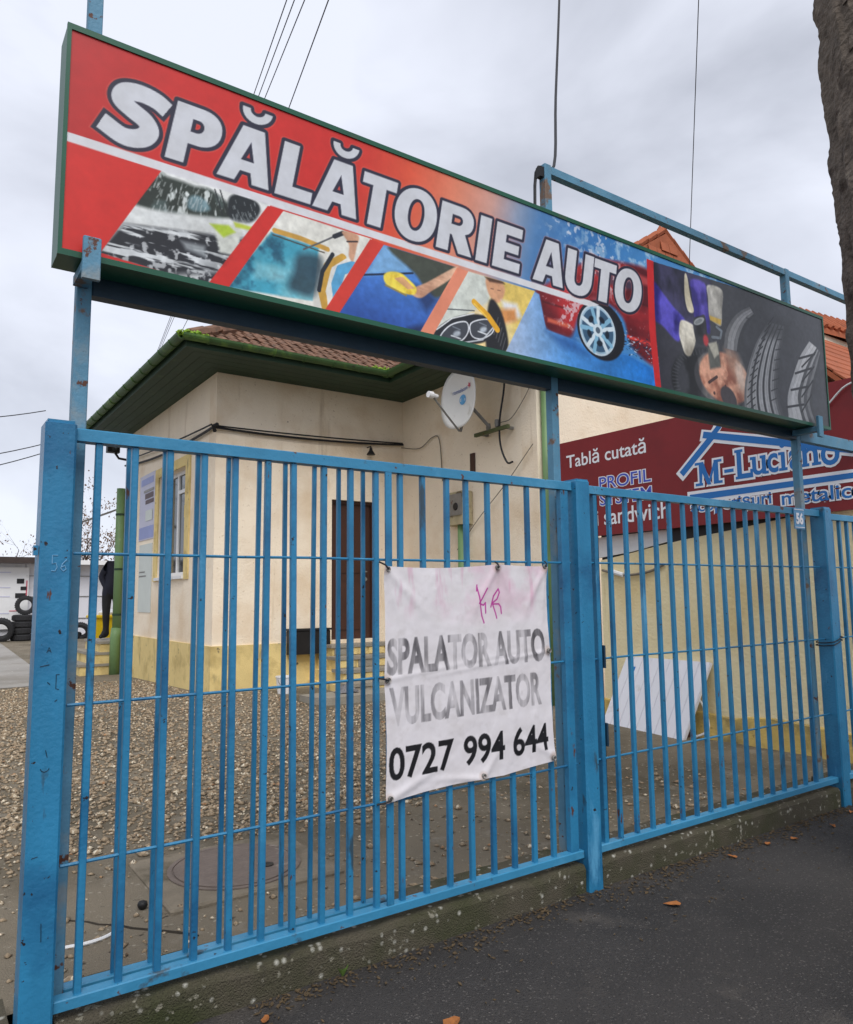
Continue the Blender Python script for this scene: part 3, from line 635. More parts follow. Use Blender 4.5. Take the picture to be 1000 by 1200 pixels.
cimg(z4((318, 176), (386, 200), (386, 290), (382, 366), (350, 352), (326, 322), (320, 240)), tone((150, 148, 142), (210, 208, 200), fold, 2), 0.012)
clip_poly(z4((326, 318), (382, 338), (380, 364), (330, 340)), (214, 178, 80), 0.012)
def ez(cx, cy, rx, ry, tilt=0.0, n=44): return z4(*[tuple(q) for q in ell(cx, cy, rx, ry, n, tilt)])
cimg(ez(320, 640, 190, 150, 0.75), tone((24, 25, 28), (56, 58, 64), fold, 2), 0.02)
for k in range(26):
    a = math.radians(120+k*6.2); ca_, sa_ = math.cos(a), math.sin(a)
    q0 = ell(320, 640, 186, 146, 2, 0)[0:0]
    f_ = lambda rx, ry: (320+rx*ca_*math.cos(.75)-ry*sa_*math.sin(.75), 640+rx*ca_*math.sin(.75)+ry*sa_*math.cos(.75))
    C.line(z4(f_(184, 144), f_(158, 122)), 0.008, (88, 92, 98), .55)
cimg(ez(386, 618, 150, 112, 0.85), tone((60, 60, 64), (112, 110, 110), fold, 2), 0.015)
cimg(ez(398, 612, 140, 100, 0.85), tone((150, 88, 66), (226, 168, 140), 0.6*fold+0.4*N2, 2.4), 0.02)
cimg(z4((400, 470), (450, 490), (490, 580), (500, 690), (480, 700), (450, 620), (410, 540)), tone((190, 150, 128), (232, 214, 200), fold, 2), 0.07, 0.8)
hub = ell(*pt(750+418/4, 290+705/4), 0.10, 0.072, tilt=-0.5); clip_poly(hub, (66, 60, 64), 0.012)
C.line(z4((325, 632), (362, 606)), 0.022, (70, 46, 42)); 
for q in ((350, 682), (402, 650)): C.poly(ell(*pt(750+q[0]/4, 290+q[1]/4), 0.012, 0.012), (80, 50, 46))
cimg(z4((192, 342), (230, 350), (258, 376), (262, 440), (240, 505), (214, 500), (196, 450), (184, 400)), tone((158, 152, 138), (224, 220, 206), fold, 2.2), 0.012)
cimg(z4((250, 340), (280, 322), (306, 322), (314, 420), (288, 455), (262, 430)), tone((22, 23, 27), (66, 68, 76), fold, 2), 0.012); clip_poly(ez(278, 345, 26, 16, -0.5), (158, 164, 168), 0.01); clip_poly(ez(276, 346, 18, 10, -0.5), (120, 126, 130), 0.01)
C.line(z4((360, 372), (384, 392), (378, 424), (340, 420)), 0.02, (120, 130, 140)); clip_poly(ell(*pt(750+310/4, 290+435/4), 0.03, 0.04), (196, 60, 66), 0.02)
clip_poly(z4((318, 470), (370, 450), (380, 560), (330, 570)), (96, 98, 92), 0.02); clip_poly(z4((320, 450), (360, 440), (372, 500), (350, 520)), (180, 178, 164), 0.015)
# tyres on a rack
def tyre(outer, inner, cols, edge=(36, 38, 42)):
    n = len(cols)
    o_ = np.array([(750+a/4, 290+b/4) for a, b in outer]); i_ = np.array([(750+a/4, 290+b/4) for a, b in inner])
    o_, i_ = cr(o_, 5), cr(i_, 5)
    for k in range(n):
        a0, a1 = k/n, (k+1)/n; A0 = o_*(1-a0)+i_*a0; A1 = o_*(1-a1)+i_*a1
        clip_poly(P(*map(tuple, np.vstack([A0, A1[::-1]]))), cols[k], 0.008)
G = lambda v: (v, v+2, v+6)
tyre([(395, 470), (402, 400), (430, 340), (470, 300), (515, 278)], [(470, 490), (478, 440), (492, 390), (512, 350), (540, 320)], [G(104), G(150), G(158), G(120), G(60)])
for k in range(7): C.line(z4((456+8*k*0.9, 486-26*k), (482+6*k, 478-24*k)), 0.008, (60, 62, 66), .8)
tyre([(520, 880), (494, 760), (492, 660), (508, 560), (545, 450), (600, 350)], [(740, 920), (676, 790), (650, 680), (650, 580), (664, 470), (690, 372)], [G(112), G(156), G(150), G(60), G(168), G(172), G(56), G(176), G(186), G(60), G(186), G(176), G(58), G(160), G(140), G(96), G(76)])
clip_poly(z4((585, 330), (720, 350), (700, 430), (575, 420)), (60, 62, 66), 0.08, 0.75)
for k in range(13):
    a = k/12; x0 = 500+100*a*a+8; y0 = 770-410*a; C.line(z4((x0-6, y0), (x0+34-14*a, y0-34)), 0.009, (44, 46, 50))
for k in range(8): C.line(z4((612+5*k, 720-48*k), (642+4*k, 706-46*k)), 0.010, (46, 48, 52), .8)
tyre([(700, 820), (694, 700), (720, 600), (752, 510), (795, 440)], [(770, 832), (742, 710), (760, 620), (790, 540), (830, 470)], [G(176), G(196), G(186)])
tyre([(770, 832), (742, 710), (760, 620), (790, 540), (830, 470)], [(850, 850), (812, 740), (820, 650), (838, 570), (850, 500)], [G(74), G(150), G(82), G(116), G(64)])
for y0, y1 in ((748, 736), (668, 652), (590, 566), (520, 500)): C.line(z4((690+(748-y0)*0.25, y0), (770+(748-y0)*0.22, y1)), 0.018, (46, 48, 52))
for k in range(4): C.line(z4((760, 770-70*k), (806+6*k, 690-66*k)), 0.014, (40, 42, 46))
# curved red divider
C.poly(P((758, 303), (766, 306), (768, 385), (776, 462), (769, 459), (761, 385)), (200, 40, 42))

# lettering of the sign, drawn as outlines in metres
CAPH = 0.266
def stroke_poly(pts, wd):
    c = cr(pts); tg = np.gradient(c, axis=0); tg /= np.linalg.norm(tg, axis=1)[:, None]; n = np.stack([-tg[:, 1], tg[:, 0]], 1)*wd/2
    return np.vstack([c+n, (c-n)[::-1]])
def earc(cx, cy, rx, ry, a0, a1, n=12, p=2.0):
    o = []
    for i in range(n+1):
        a = math.radians(a0+(a1-a0)*i/n); ca, sa = math.cos(a), math.sin(a)
        o.append((cx+rx*math.copysign(abs(ca)**(2/p), ca), cy+ry*math.copysign(abs(sa)**(2/p), sa)))
    return o
def glyph(ch, W):
    H = CAPH; t_ = 0.076; b_ = 0.058
    if ch == 'I': return [[(0, 0), (W, 0), (W, H), (0, H)]]
    if ch == 'L': return [[(0, 0), (W, 0), (W, b_), (t_, b_), (t_, H), (0, H)]]
    if ch == 'T': return [[(0, H), (0, H-b_), (W/2-t_/2, H-b_), (W/2-t_/2, 0), (W/2+t_/2, 0), (W/2+t_/2, H-b_), (W, H-b_), (W, H)]]
    if ch == 'E': return [[(0, 0), (W, 0), (W, b_), (t_, b_), (t_, 0.106), (W*0.9, 0.106), (W*0.9, 0.16), (t_, 0.16), (t_, H-b_), (W*0.97, H-b_), (W*0.97, H), (0, H)]]
    if ch == 'A': return [[(0, 0), (0.078, 0), (0.094, 0.052), (W-0.094, 0.052), (W-0.078, 0), (W, 0), (W/2+0.05, H), (W/2-0.05, H)], [(W/2-0.03, 0.103), (W/2+0.03, 0.103), (W/2, 0.198)]]
    if ch == 'O': return [earc(W/2, H/2, W/2, H/2+0.012, 0, 360, 48, 2.15)[:-1], earc(W/2, H/2, W/2-0.078, H/2-0.045, 0, 360, 36, 2.15)[:-1]]
    if ch == 'P': return [[(0, 0), (t_, 0), (t_, 0.092)]+earc(W-0.095, 0.179, 0.095, 0.087, -90, 90, 14, 2.2)+[(0, H)], [(t_, 0.148)]+earc(W-0.104, 0.178, 0.028, 0.03, -90, 90, 8)+[(t_, 0.208)]]
    if ch == 'R': return [[(0, 0), (t_, 0), (t_, 0.096), (0.088, 0.096), (W-0.088, 0), (W, 0), (W-0.06, 0.115)]+earc(W-0.102, 0.186, 0.09, 0.08, -45, 90, 12, 2.2)+[(0, H)], [(t_, 0.155)]+earc(W-0.112, 0.183, 0.028, 0.028, -90, 90, 8)+[(t_, 0.211)]]
    if ch == 'U': return [[(0, H), (t_, H), (t_, 0.11)]+earc(W/2, 0.1, W/2-t_, 0.05, 180, 360, 12, 2.3)+[(W-t_, H), (W, H)]+earc(W/2, 0.11, W/2, 0.122, 0, -180, 20, 2.3)]
    if ch == 'S': return [stroke_poly([(W-0.012, 0.196), (0.172, 0.229), (0.108, 0.237), (0.052, 0.212), (0.055, 0.172), (0.115, 0.143), (0.178, 0.115), (0.196, 0.076), (0.160, 0.035), (0.092, 0.027), (0.006, 0.066)], 0.078)]
    if ch == '~': return [earc(W/2, 0.358, 0.070, 0.066, 180, 360, 14)+earc(W/2, 0.358, 0.034, 0.030, 360, 180, 10)]
LET = [('S', .512, .762), ('P', .780, .985), ('A', .997, 1.233), ('~', .997, 1.233), ('L', 1.261, 1.437), ('A', 1.447, 1.679), ('~', 1.447, 1.679), ('T', 1.679, 1.873), ('O', 1.877, 2.130), ('R', 2.146, 2.378),
       ('I', 2.405, 2.483), ('E', 2.520, 2.714), ('A', 2.818, 3.056), ('U', 3.063, 3.287), ('T', 3.294, 3.490), ('O', 3.487, 3.738)]
GL = []
def draw_glyph(ps, col, grow, alpha=1.0):
    if not isinstance(ps, tuple): C.poly(ps, col, grow, alpha=alpha); return
    c_, wd = ps; pad = wd+grow; s2 = C.win(c_[:, 0].min()-pad, c_[:, 0].max()+pad, c_[:, 1].min()-pad, c_[:, 1].max()+pad); X_, Z_ = C.X[s2], C.Z[s2]
    d = np.full(X_.shape, 1e9); par = np.zeros(X_.shape); n_ = len(c_)-1
    for i in range(n_):
        a, b = c_[i], c_[i+1]; e_ = b-a; t_ = np.clip(((X_-a[0])*e_[0]+(Z_-a[1])*e_[1])/(e_@e_), 0, 1); dd = np.hypot(X_-a[0]-t_*e_[0], Z_-a[1]-t_*e_[1]); m_ = dd < d
        d = np.where(m_, dd, d); par = np.where(m_, i+t_, par)
    d = d-wd/2
    for p0, p1, hit in ((c_[0], c_[1], par <= 0), (c_[-1], c_[-2], par >= n_)):
        tg = (p0-p1)/np.linalg.norm(p0-p1); e0 = (X_-p0[0])*tg[0]+(Z_-p0[1])*tg[1]; perp = np.abs(-(X_-p0[0])*tg[1]+(Z_-p0[1])*tg[0])-wd/2; d = np.where(hit, np.maximum(e0, perp), d)
    C.blend(s2, np.clip(0.5-(d-grow)/C.res, 0, 1)*alpha, col)
for ch, x0, x1 in LET:
    zb = 3.408-0.0142*(x0-0.75); ps = []
    if ch == 'S':
        q_ = cr([(0.238, 0.200), (0.190, 0.224), (0.125, 0.233), (0.072, 0.218), (0.062, 0.180), (0.105, 0.152), (0.165, 0.122), (0.190, 0.084), (0.165, 0.042), (0.100, 0.028), (0.010, 0.064)], 8)
        q_[:, 0] += x0+0.18*q_[:, 1]; q_[:, 1] += zb; GL.append((q_, 0.076)); continue
    for p in glyph(ch, x1-x0):
        p = np.array(p, float); p[:, 0] += x0+0.18*p[:, 1]; p[:, 1] += zb; ps.append(p)
    GL.append(ps)
for ps in GL: draw_glyph(ps, (226, 120, 104), 0.0215, 0.35)
for ps in GL: draw_glyph(ps, (40, 40, 60), 0.0165)
for ps in GL: draw_glyph(ps, (208, 211, 218), 0.0)
photo = np.zeros(C.X.shape)
for pp in (p1, p2, p3, p4, p6, low):
    s2, d2 = C.sdf([np.asarray(pp)], 0.02); photo[s2] = np.maximum(photo[s2], np.clip(0.5-d2/0.01, 0, 1))
C.c *= (1+photo*(0.16*(N3-0.5)+0.16*(N4-0.5))+0.05*(N4-0.5))[..., None]
pos = np.stack([C.X, np.full(C.X.shape, SY), C.Z], -1)
C.mesh('printed_face', pos, attr_mat('sign_print', 0.4, 0.35), sg)

# ------------------------------------------------------------------ banner
BN = Canvas(0, 1, 0, 1, 0.0032, (222, 218, 222))
U, V = BN.X, BN.Z
cor = dict(TL=(1.850, 1.748), TR=(2.905, 1.775), BR=(2.935, 0.703), BL=(1.858, 0.664))
def bw(xw, zw):      # world -> banner uv (approx inverse bilinear, a few steps)
    u_, v_ = 0.5, 0.5
    for _ in range(12):
        xx, zz = bf(u_, v_); u_ += (xw-xx)/1.06; v_ += (zw-zz)/1.08
    return u_, v_
def bf(u_, v_):
    bl, br, tl, trr = [np.array(cor[k]) for k in ('BL', 'BR', 'TL', 'TR')]
    p = (bl*(1-u_)+br*u_)*(1-v_)+(tl*(1-u_)+trr*u_)*v_
    return p[0], p[1]
n1 = BN.noise(5, 5, 21); n2 = BN.noise(24, 4, 22); n3 = BN.noise(9, 4, 23, 3.0, 0.5); n4 = BN.noise(60, 3, 24)
pink = np.clip((n1-0.50)*5, 0, 1)*np.clip((V-0.70)/0.12, 0, 1); BN.blend(ALL, pink*0.42, (214, 170, 190))
BN.blend(ALL, np.clip((n3-0.58)*6, 0, 1)*np.clip((V-0.75)/.1, 0, 1)*0.35, (206, 140, 170))
BN.blend(ALL, np.clip((n2-0.60)*5, 0, 1)*0.15, (170, 164, 160))
def btext(body, x0, x1, zl0, zl1, zr0, zr1, off, col, alpha):
    u0_, v0_ = bw(x0, zl0); _, v1_ = bw(x0, zl1); u1_, w0 = bw(x1, zr0); _, w1 = bw(x1, zr1)
    q, t = fit(body, (0, 1, 0, 1), off, off)
    uu = u0_+q[:, 0]*(u1_-u0_); lo = v0_+(w0-v0_)*q[:, 0]; hi = v1_+(w1-v1_)*q[:, 0]
    q = np.stack([uu, lo+(hi-lo)*q[:, 1]], 1)
    BN.blend(ALL, BN.tris(q, t)*alpha, col)
fade = np.clip(0.18+1.5*(n3-0.36)+0.9*(n1-0.45), 0.16, 0.88)*np.clip(0.5+1.6*n2, 0.45, 1.0)
btext('SPALATOR AUTO', 1.868, 2.884, 1.237, 1.410, 1.250, 1.428, 0.04, (70, 68, 72), fade)
btext('VULCANIZATOR', 1.882, 2.850, 1.003, 1.184, 1.022, 1.198, 0.034, (78, 76, 80), np.clip(fade*0.95, 0, 1))
btext('0727', 1.873, 2.254, 0.757, 0.909, 0.762, 0.914, 0.022, (24, 24, 28), np.clip(0.86+0.3*n2, 0, 1))
btext('994', 2.314, 2.580, 0.765, 0.914, 0.770, 0.918, 0.022, (24, 24, 28), np.clip(0.86+0.3*n2, 0, 1))
btext('644', 2.636, 2.892, 0.772, 0.921, 0.777, 0.926, 0.022, (24, 24, 28), np.clip(0.86+0.3*n2, 0, 1))
for seg in ([(2.412, 1.650), (2.426, 1.60), (2.440, 1.50), (2.452, 1.465)], [(2.478, 1.642), (2.44, 1.585), (2.425, 1.565), (2.452, 1.555), (2.466, 1.568), (2.466, 1.515)],
            [(2.502, 1.545), (2.520, 1.60), (2.555, 1.638), (2.562, 1.62), (2.545, 1.585), (2.512, 1.565), (2.52, 1.545), (2.534, 1.51), (2.54, 1.487)], [(2.52, 1.56), (2.556, 1.56), (2.57, 1.545), (2.574, 1.51)], [(2.412, 1.66), (2.41, 1.63)]):
    BN.line(np.array([bw(*q) for q in seg]), 0.0075, (176, 40, 140), 0.9)
for cx_, cz_ in ((0.01, 0.99), (0.66, 0.985), (0.985, 0.985), (0.985, 0.56), (0.985, 0.03), (0.53, 0.012), (0.012, 0.012), (0.01, 0.51)):
    BN.poly(ell(cx_, cz_, 0.022, 0.022), (150, 120, 100), soft=0.02, alpha=0.4)
# cloth surface: tension folds between eyelets plus fine crumple
PX = np.empty(U.shape+(3,))
bl, br, tl, trr = [np.array(cor[k]) for k in ('BL', 'BR', 'TL', 'TR')]
for k, idx in ((0, 0), (1, 2)):
    PX[..., idx] = (bl[k]*(1-U)+br[k]*U)*(1-V)+(tl[k]*(1-U)+trr[k]*U)*V
def ridge(p, q, wd, amp, fall=1.0):
    p, q = np.array(p), np.array(q); e_ = q-p; L_ = np.hypot(*e_); e_ /= L_
    a = (U-p[0])*e_[0]+(V-p[1])*e_[1]; b = -(U-p[0])*e_[1]+(V-p[1])*e_[0]
    return amp*np.exp(-(b/wd)**2)*np.exp(-np.clip(-a, 0, 9)/0.02)*np.clip(1-a/L_, 0, 1)**fall
dy = 0.012*np.sin(math.pi*np.clip(U, 0, 1))*0.6*np.sin(math.pi*V)
dy += 0.004*(BN.noise(4, 3, 31)-0.5)*2+0.0022*(BN.noise(14, 3, 32)-0.5)*2
dy += ridge((0, 1), (0.30, 0.72), 0.022, 0.010)+ridge((0, 1), (0.16, 0.55), 0.02, 0.007)+ridge((0.67, 1), (0.45, 0.70), 0.02, 0.008)+ridge((0.67, 1), (0.80, 0.76), 0.018, 0.006)
dy += ridge((0.99, 0.99), (0.80, 0.70), 0.02, 0.009)+ridge((0.99, 0.99), (0.95, 0.6), 0.018, 0.007)+ridge((0, 0), (0.4, 0.14), 0.022, 0.009)+ridge((0.53, 0), (0.70, 0.2), 0.02, 0.007)+ridge((0.53, 0), (0.2, 0.06), 0.018, 0.008)
dy += ridge((1, 0.56), (0.2, 0.50), 0.012, 0.004, 0.5)+ridge((0, 0.51), (0.9, 0.58), 0.014, 0.003, 0.5)+ridge((1, 0.03), (0.7, 0.2), 0.02, 0.006)
PX[..., 1] = YF-0.030-dy
PX[..., 2] += np.where(V > 0.5, -1, 1)*0.014*np.abs(np.sin(math.pi*U*1.5+0.02))*np.clip(np.abs(V-0.5)*2, 0, 1)**6
PX[..., 0] += np.where(U > 0.5, -1, 1)*0.010*np.abs(np.sin(math.pi*V*2))*np.clip(np.abs(U-0.5)*2, 0, 1)**6
ban = root('banner', (2.38, YF-0.03, 0.67), 'white cloth banner with faded grey lettering and a phone number tied to the gate', 'banner')
BN.mesh('cloth', PX, attr_mat('banner_print', 0.6, 0.3), ban, smooth=True)
for uu, vv in ((0.02, 0.985), (0.66, 0.985), (0.98, 0.985), (0.982, 0.56), (0.98, 0.03), (0.53, 0.022), (0.02, 0.018), (0.015, 0.51)):
    x, z = bf(uu, vv); m = MB(); m.lathe((x, YF-0.047, z), [(0.006, 0), (0.011, -0.003), (0.013, 0.0), (0.013, 0.01)], (0, 1, 0), 12); m.build('eyelet', grey, ban)
for uu, vv, dx, dz in ((0.02, 0.985, -0.035, 0.035), (0.015, 0.51, -0.04, 0.01), (0.02, 0.018, -0.06, -0.02), (0.66, 0.985, 0.0, 0.03), (0.98, 0.985, 0.02, 0.03)):
    x, z = bf(uu, vv); m = MB(); m.tube([(x, YF-0.052, z), (x+dx*0.5, YF-0.045, z+dz*0.6), (x+dx, YF-0.02, z+dz)], 0.0045, 6); m.build('tie', wirem, ban)

# ------------------------------------------------------------------ house with wing
EZ = 4.92                               # soffit height
EX, EY, WE = 2.88, 9.58, 6.02           # eave lines: left, front, wing
PIT = 0.58
hs = root('house', (HX, HY, g(HY)), 'cream plastered house with yellow plinth, green eaves and brown tiled roof', 'house')
def part(name, mat, boxes, parent=hs):
    m = MB()
    for b in boxes: m.box(*b)
    return m.build(name, mat, parent)
Z0 = 0.0
WY0, WY1, WZ0, WZ1 = 11.86, 13.40, 1.98, 3.74       # window opening in the left wall
part('side_wall', cream, [(HX, HX+0.3, HY+0.3, WY0, Z0, EZ), (HX, HX+0.3, WY1, HB, Z0, EZ), (HX, HX+0.3, WY0, WY1, Z0, WZ0), (HX, HX+0.3, WY0, WY1, WZ1, EZ)])
DX0, DX1, DZ0, DZ1 = 5.50, 6.31, 0.95, 3.16
part('front_wall', cream, [(HX, DX0, HY, HY+0.3, Z0, EZ), (DX1, WX, HY, HY+0.3, Z0, EZ), (DX0, DX1, HY, HY+0.3, Z0, DZ0), (DX0, DX1, HY, HY+0.3, DZ1, EZ)])
part('wing_wall', cream, [(WX, WX+0.3, WY+0.3, HY+0.3, Z0, EZ)])
part('back_wall', cream, [(HX+0.3, 12.0, HB-0.3, HB, Z0, EZ)])
m = MB(); GAPX = 9.55; PITW = 0.64; GAPZ = EZ+0.10+(GAPX-WE)*PITW
m.prism([(WX, WY, Z0), (12.15, WY, Z0), (12.15, WY, EZ), (WX, WY, EZ)], (0, 0.3, 0)); m.build('gable_wall', cream, hs)
m = MB(); m.prism([(WX-0.5, WY-0.21, EZ+0.32), (12.15+0.5, WY-0.21, EZ+0.32), (GAPX, WY-0.21, GAPZ-0.03)], (0, 0.20, 0)); gab = m.build('tiled_gable', otile, hs)
# plinth
part('plinth', yplinth, [(HX-0.025, HX, HY, HB, Z0, 0.94), (HX-0.025, DX0-0.02, HY-0.025, HY, Z0, 0.94)])
# vertical wear and marks
# window
R2 = part('window', white, [(HX+0.10, HX+0.16, WY0, WY0+0.07, WZ0, WZ1), (HX+0.10, HX+0.16, WY1-0.07, WY1, WZ0, WZ1), (HX+0.10, HX+0.16, WY0+0.07, WY1-0.07, WZ0, WZ0+0.07), (HX+0.10, HX+0.16, WY0+0.07, WY1-0.07, WZ1-0.07, WZ1), (HX+0.10, HX+0.16, (WY0+WY1)/2-0.04, (WY0+WY1)/2+0.04, WZ0+0.07, WZ1-0.07), (HX+0.10, HX+0.16, WY0+0.07, (WY0+WY1)/2-0.04, 3.36, 3.42)])
part('pane', glassm, [(HX+0.125, HX+0.135, WY0+0.07, (WY0+WY1)/2-0.04, WZ0+0.07, WZ1-0.07)], R2)
part('pane', glassm, [(HX+0.125, HX+0.135, (WY0+WY1)/2+0.04, WY1-0.07, WZ0+0.07, WZ1-0.07)], R2)
part('window_sticker', yellowp, [(HX+0.121, HX+0.124, 12.15, 12.35, 2.95, 3.15)], R2)
part('sill', white, [(HX-0.06, HX+0.10, WY0-0.02, WY1+0.02, WZ0-0.05, WZ0-0.001)], R2)
part('window_surround', yplinth, [(HX-0.022, HX, WY0-0.22, WY0, WZ0-0.06, WZ1+0.16), (HX-0.022, HX, WY1, WY1+0.22, WZ0-0.06, WZ1+0.16), (HX-0.022, HX, WY0, WY1, WZ1, WZ1+0.16)])
# door
dr = part('door', brown, [(DX0+0.05, DX1-0.05, HY+0.10, HY+0.15, DZ0, DZ1-0.05)])
part('frame', brown, [(DX0, DX0+0.05, HY+0.06, HY+0.17, DZ0, DZ1), (DX1-0.05, DX1, HY+0.06, HY+0.17, DZ0, DZ1), (DX0+0.05, DX1-0.05, HY+0.06, HY+0.17, DZ1-0.05, DZ1)], dr)
for a, b in ((1.10, 1.85), (2.0, 2.98)):
    part('door_panel', brown, [(DX0+0.17, DX1-0.17, HY+0.085, HY+0.0995, a, b)], dr)
m = MB(); m.tube([(6.16, HY+0.10, 2.02), (6.16, HY+0.04, 2.02), (6.05, HY+0.04, 2.02)], 0.012, 8); m.build('handle', grey, dr)
m = MB(); m.lathe((6.16, HY+0.10, 1.90), [(0.0, -0.02), (0.03, -0.02), (0.035, 0.0)], (0, 1, 0), 14); m.build('lock', grey, dr)
m = MB(); m.lathe((6.12, HY+0.10, 2.52), [(0.0, -0.025), (0.035, -0.02), (0.045, 0.0)], (0, 1, 0), 14); m.build('knocker', grey, dr)
# soffit boards
def board(poly, mat=gpaint, th=0.03, name='soffit_board'):
    m = MB(); m.prism(poly, (0, 0, th)); return m.build(name, mat, hs)
nb = 5
for k in range(nb):
    a, b = k/nb+0.004, (k+1)/nb-0.004
    x0, x1 = EX+(HX-EX)*a, EX+(HX-EX)*b; y0_, y1_ = EY+(HY-EY)*a, EY+(HY-EY)*b
    board([(x0, y0_, EZ), (x1, y1_, EZ), (x1, HB+0.6, EZ), (x0, HB+0.6, EZ)])
    w0, w1 = WE+(WX-WE)*a, WE+(WX-WE)*b
    board([(x0, y0_, EZ), (w0, y0_, EZ), (w1, y1_, EZ), (x1, y1_, EZ)])
    board([(w0, WY-0.5, EZ), (w1, WY-0.5, EZ), (w1, y1_, EZ), (w0, y0_, EZ)])
# fascia
part('fascia', gpaint, [(EX-0.02, EX+0.005, EY-0.02, HB+0.6, EZ-0.02, EZ+0.12)])
part('fascia', gpaint, [(EX+0.005, WE-0.02, EY-0.02, EY+0.005, EZ-0.02, EZ+0.12)])
part('fascia', gpaint, [(WE-0.02, WE+0.005, WY-0.5, EY-0.02, EZ-0.02, EZ+0.12)])
# half-round gutters
def gutter(a, b, nrm):
    a, b, nrm = Vector(a), Vector(b), Vector(nrm); m = MB(); K = 9; rows = []
    for p in (a, b):
        for rr in (0.075, 0.066):
            rows.append([p+nrm*(0.08-rr*math.cos(math.pi*i/(K-1)))+Vector((0, 0, -rr*math.sin(math.pi*i/(K-1)))) for i in range(K)])
    vs = [q for r_ in rows for q in r_]; fs = []
    for i in range(K-1):
        fs += [(i, i+1, 2*K+i+1, 2*K+i), (K+i, 3*K+i, 3*K+i+1, K+i+1), (i, K+i, K+i+1, i+1), (2*K+i, 2*K+i+1, 3*K+i+1, 3*K+i)]
    fs += [(0, 2*K, 3*K, K), (K-1, 2*K-1, 4*K-1, 3*K-1)]
    m.raw(vs, fs); return m.build('gutter', ggutter, hs, smooth=False)
gz_ = EZ+0.115
GU = [gutter((EX-0.02, EY-0.10, gz_), (EX-0.02, HB+0.6, gz_), (-1, 0, 0)), gutter((EX-0.10, EY-0.02, gz_), (WE-0.02, EY-0.02, gz_), (0, -1, 0)), gutter((WE-0.02, EY-0.02, gz_), (WE-0.02, WY-0.5, gz_), (-1, 0, 0))]
for k in range(7):      # gutter straps
    x = EX+0.25+k*0.46; m = MB()
    m.tube([(x, EY-0.02-0.08+0.08*math.cos(math.pi*i/8), gz_-0.08*math.sin(math.pi*i/8)) for i in range(9)], 0.009, 5); m.build('strap', ggutter, GU[1])
for k in range(12):
    y = EY+0.25+k*0.5; m = MB()
    m.tube([(EX-0.02-0.08+0.08*math.cos(math.pi*i/8), y, gz_-0.08*math.sin(math.pi*i/8)) for i in range(9)], 0.009, 5); m.build('strap', ggutter, GU[0])
# roof deck
RZ = EZ+0.10; RYd = (HB+0.7-EY)/2; ridge_y = EY+RYd; ridge_z = RZ+RYd*PIT; rw = GAPX-WE; rwz = RZ+rw*PITW
m = MB()
m.face([(EX, EY, RZ), (WE, EY, RZ), (WE+RYd, ridge_y, ridge_z), (EX+RYd, ridge_y, ridge_z)])
m.face([(EX, EY, RZ), (EX+RYd, ridge_y, ridge_z), (EX, HB+0.7, RZ)])
m.face([(EX, HB+0.7, RZ), (EX+RYd, ridge_y, ridge_z), (WE+RYd, ridge_y, ridge_z), (14, HB+0.7, RZ)])
m.face([(WE, WY-0.15, RZ), (GAPX, WY-0.15, rwz), (GAPX, EY+rw, rwz), (WE, EY, RZ)])
m.face([(GAPX, WY-0.15, rwz), (2*GAPX-WE, WY-0.15, RZ), (2*GAPX-WE, HB, RZ), (GAPX, EY+rw, rwz)])
roof = m.build('roof', tile_m, hs, fix=False)
# clay tiles on the front slope (single pieces), rest of the wing slope joined
TW, TE, TL_ = 0.172, 0.235, 0.30
def tile_mesh():
    m = MB(); K = 7; vs = []; fs = []
    for j, (yy, zz) in enumerate(((0, 0.030), (TL_, 0.012))):
        for i in range(K):
            u_ = i/(K-1); vs.append(((u_-0.5)*TW*1.06, yy, zz+0.016*math.sin(2*math.pi*u_)+0.004))
    for j, yy in enumerate((0, TL_)):
        for i in range(K):
            u_ = i/(K-1); vs.append(((u_-0.5)*TW*1.06, yy, (0.030, 0.012)[j]-0.014+0.016*math.sin(2*math.pi*u_)+0.004))
    for i in range(K-1):
        fs += [(i, i+1, K+i+1, K+i), (2*K+i, 2*K+K+i, 2*K+K+i+1, 2*K+i+1), (i, 2*K+i, 2*K+i+1, i+1)]
    fs += [(0, K, 3*K, 2*K), (K-1, 3*K-1, 4*K-1, 2*K-1)]
    m.raw(vs, fs); o = m.build('tile', tile_m, fix=True); me = o.data; bpy.data.objects.remove(o); return me
tme = tile_mesh(); ang = math.atan(PIT)
cnt = 0; joined = MB()
tv = [tuple(v.co) for v in tme.vertices]; tf = [tuple(p.vertices) for p in tme.polygons]
for r_ in range(15):
    sdist = r_*TE; yy = EY-0.05+sdist*math.cos(ang); zz = RZ+(yy-EY)*PIT
    xa = EX-0.02+max(0, yy-EY)+0.06; xb = WE+max(0, yy-EY)-0.04
    n = int((xb-xa)/TW)
    for i in range(n+1):
        x = xa+TW*(i+0.5)+(0.5*TW if r_ % 2 else 0)*0.0
        if x > xb: continue
        if cnt < 290:
            share('tile', tme, roof, (x+random.uniform(-.006, .006), yy+random.uniform(-.008, .008), zz+random.uniform(0, .008)), rot=(ang+random.uniform(-.02, .02), random.uniform(-.02, .02), random.uniform(-.03, .03))); cnt += 1
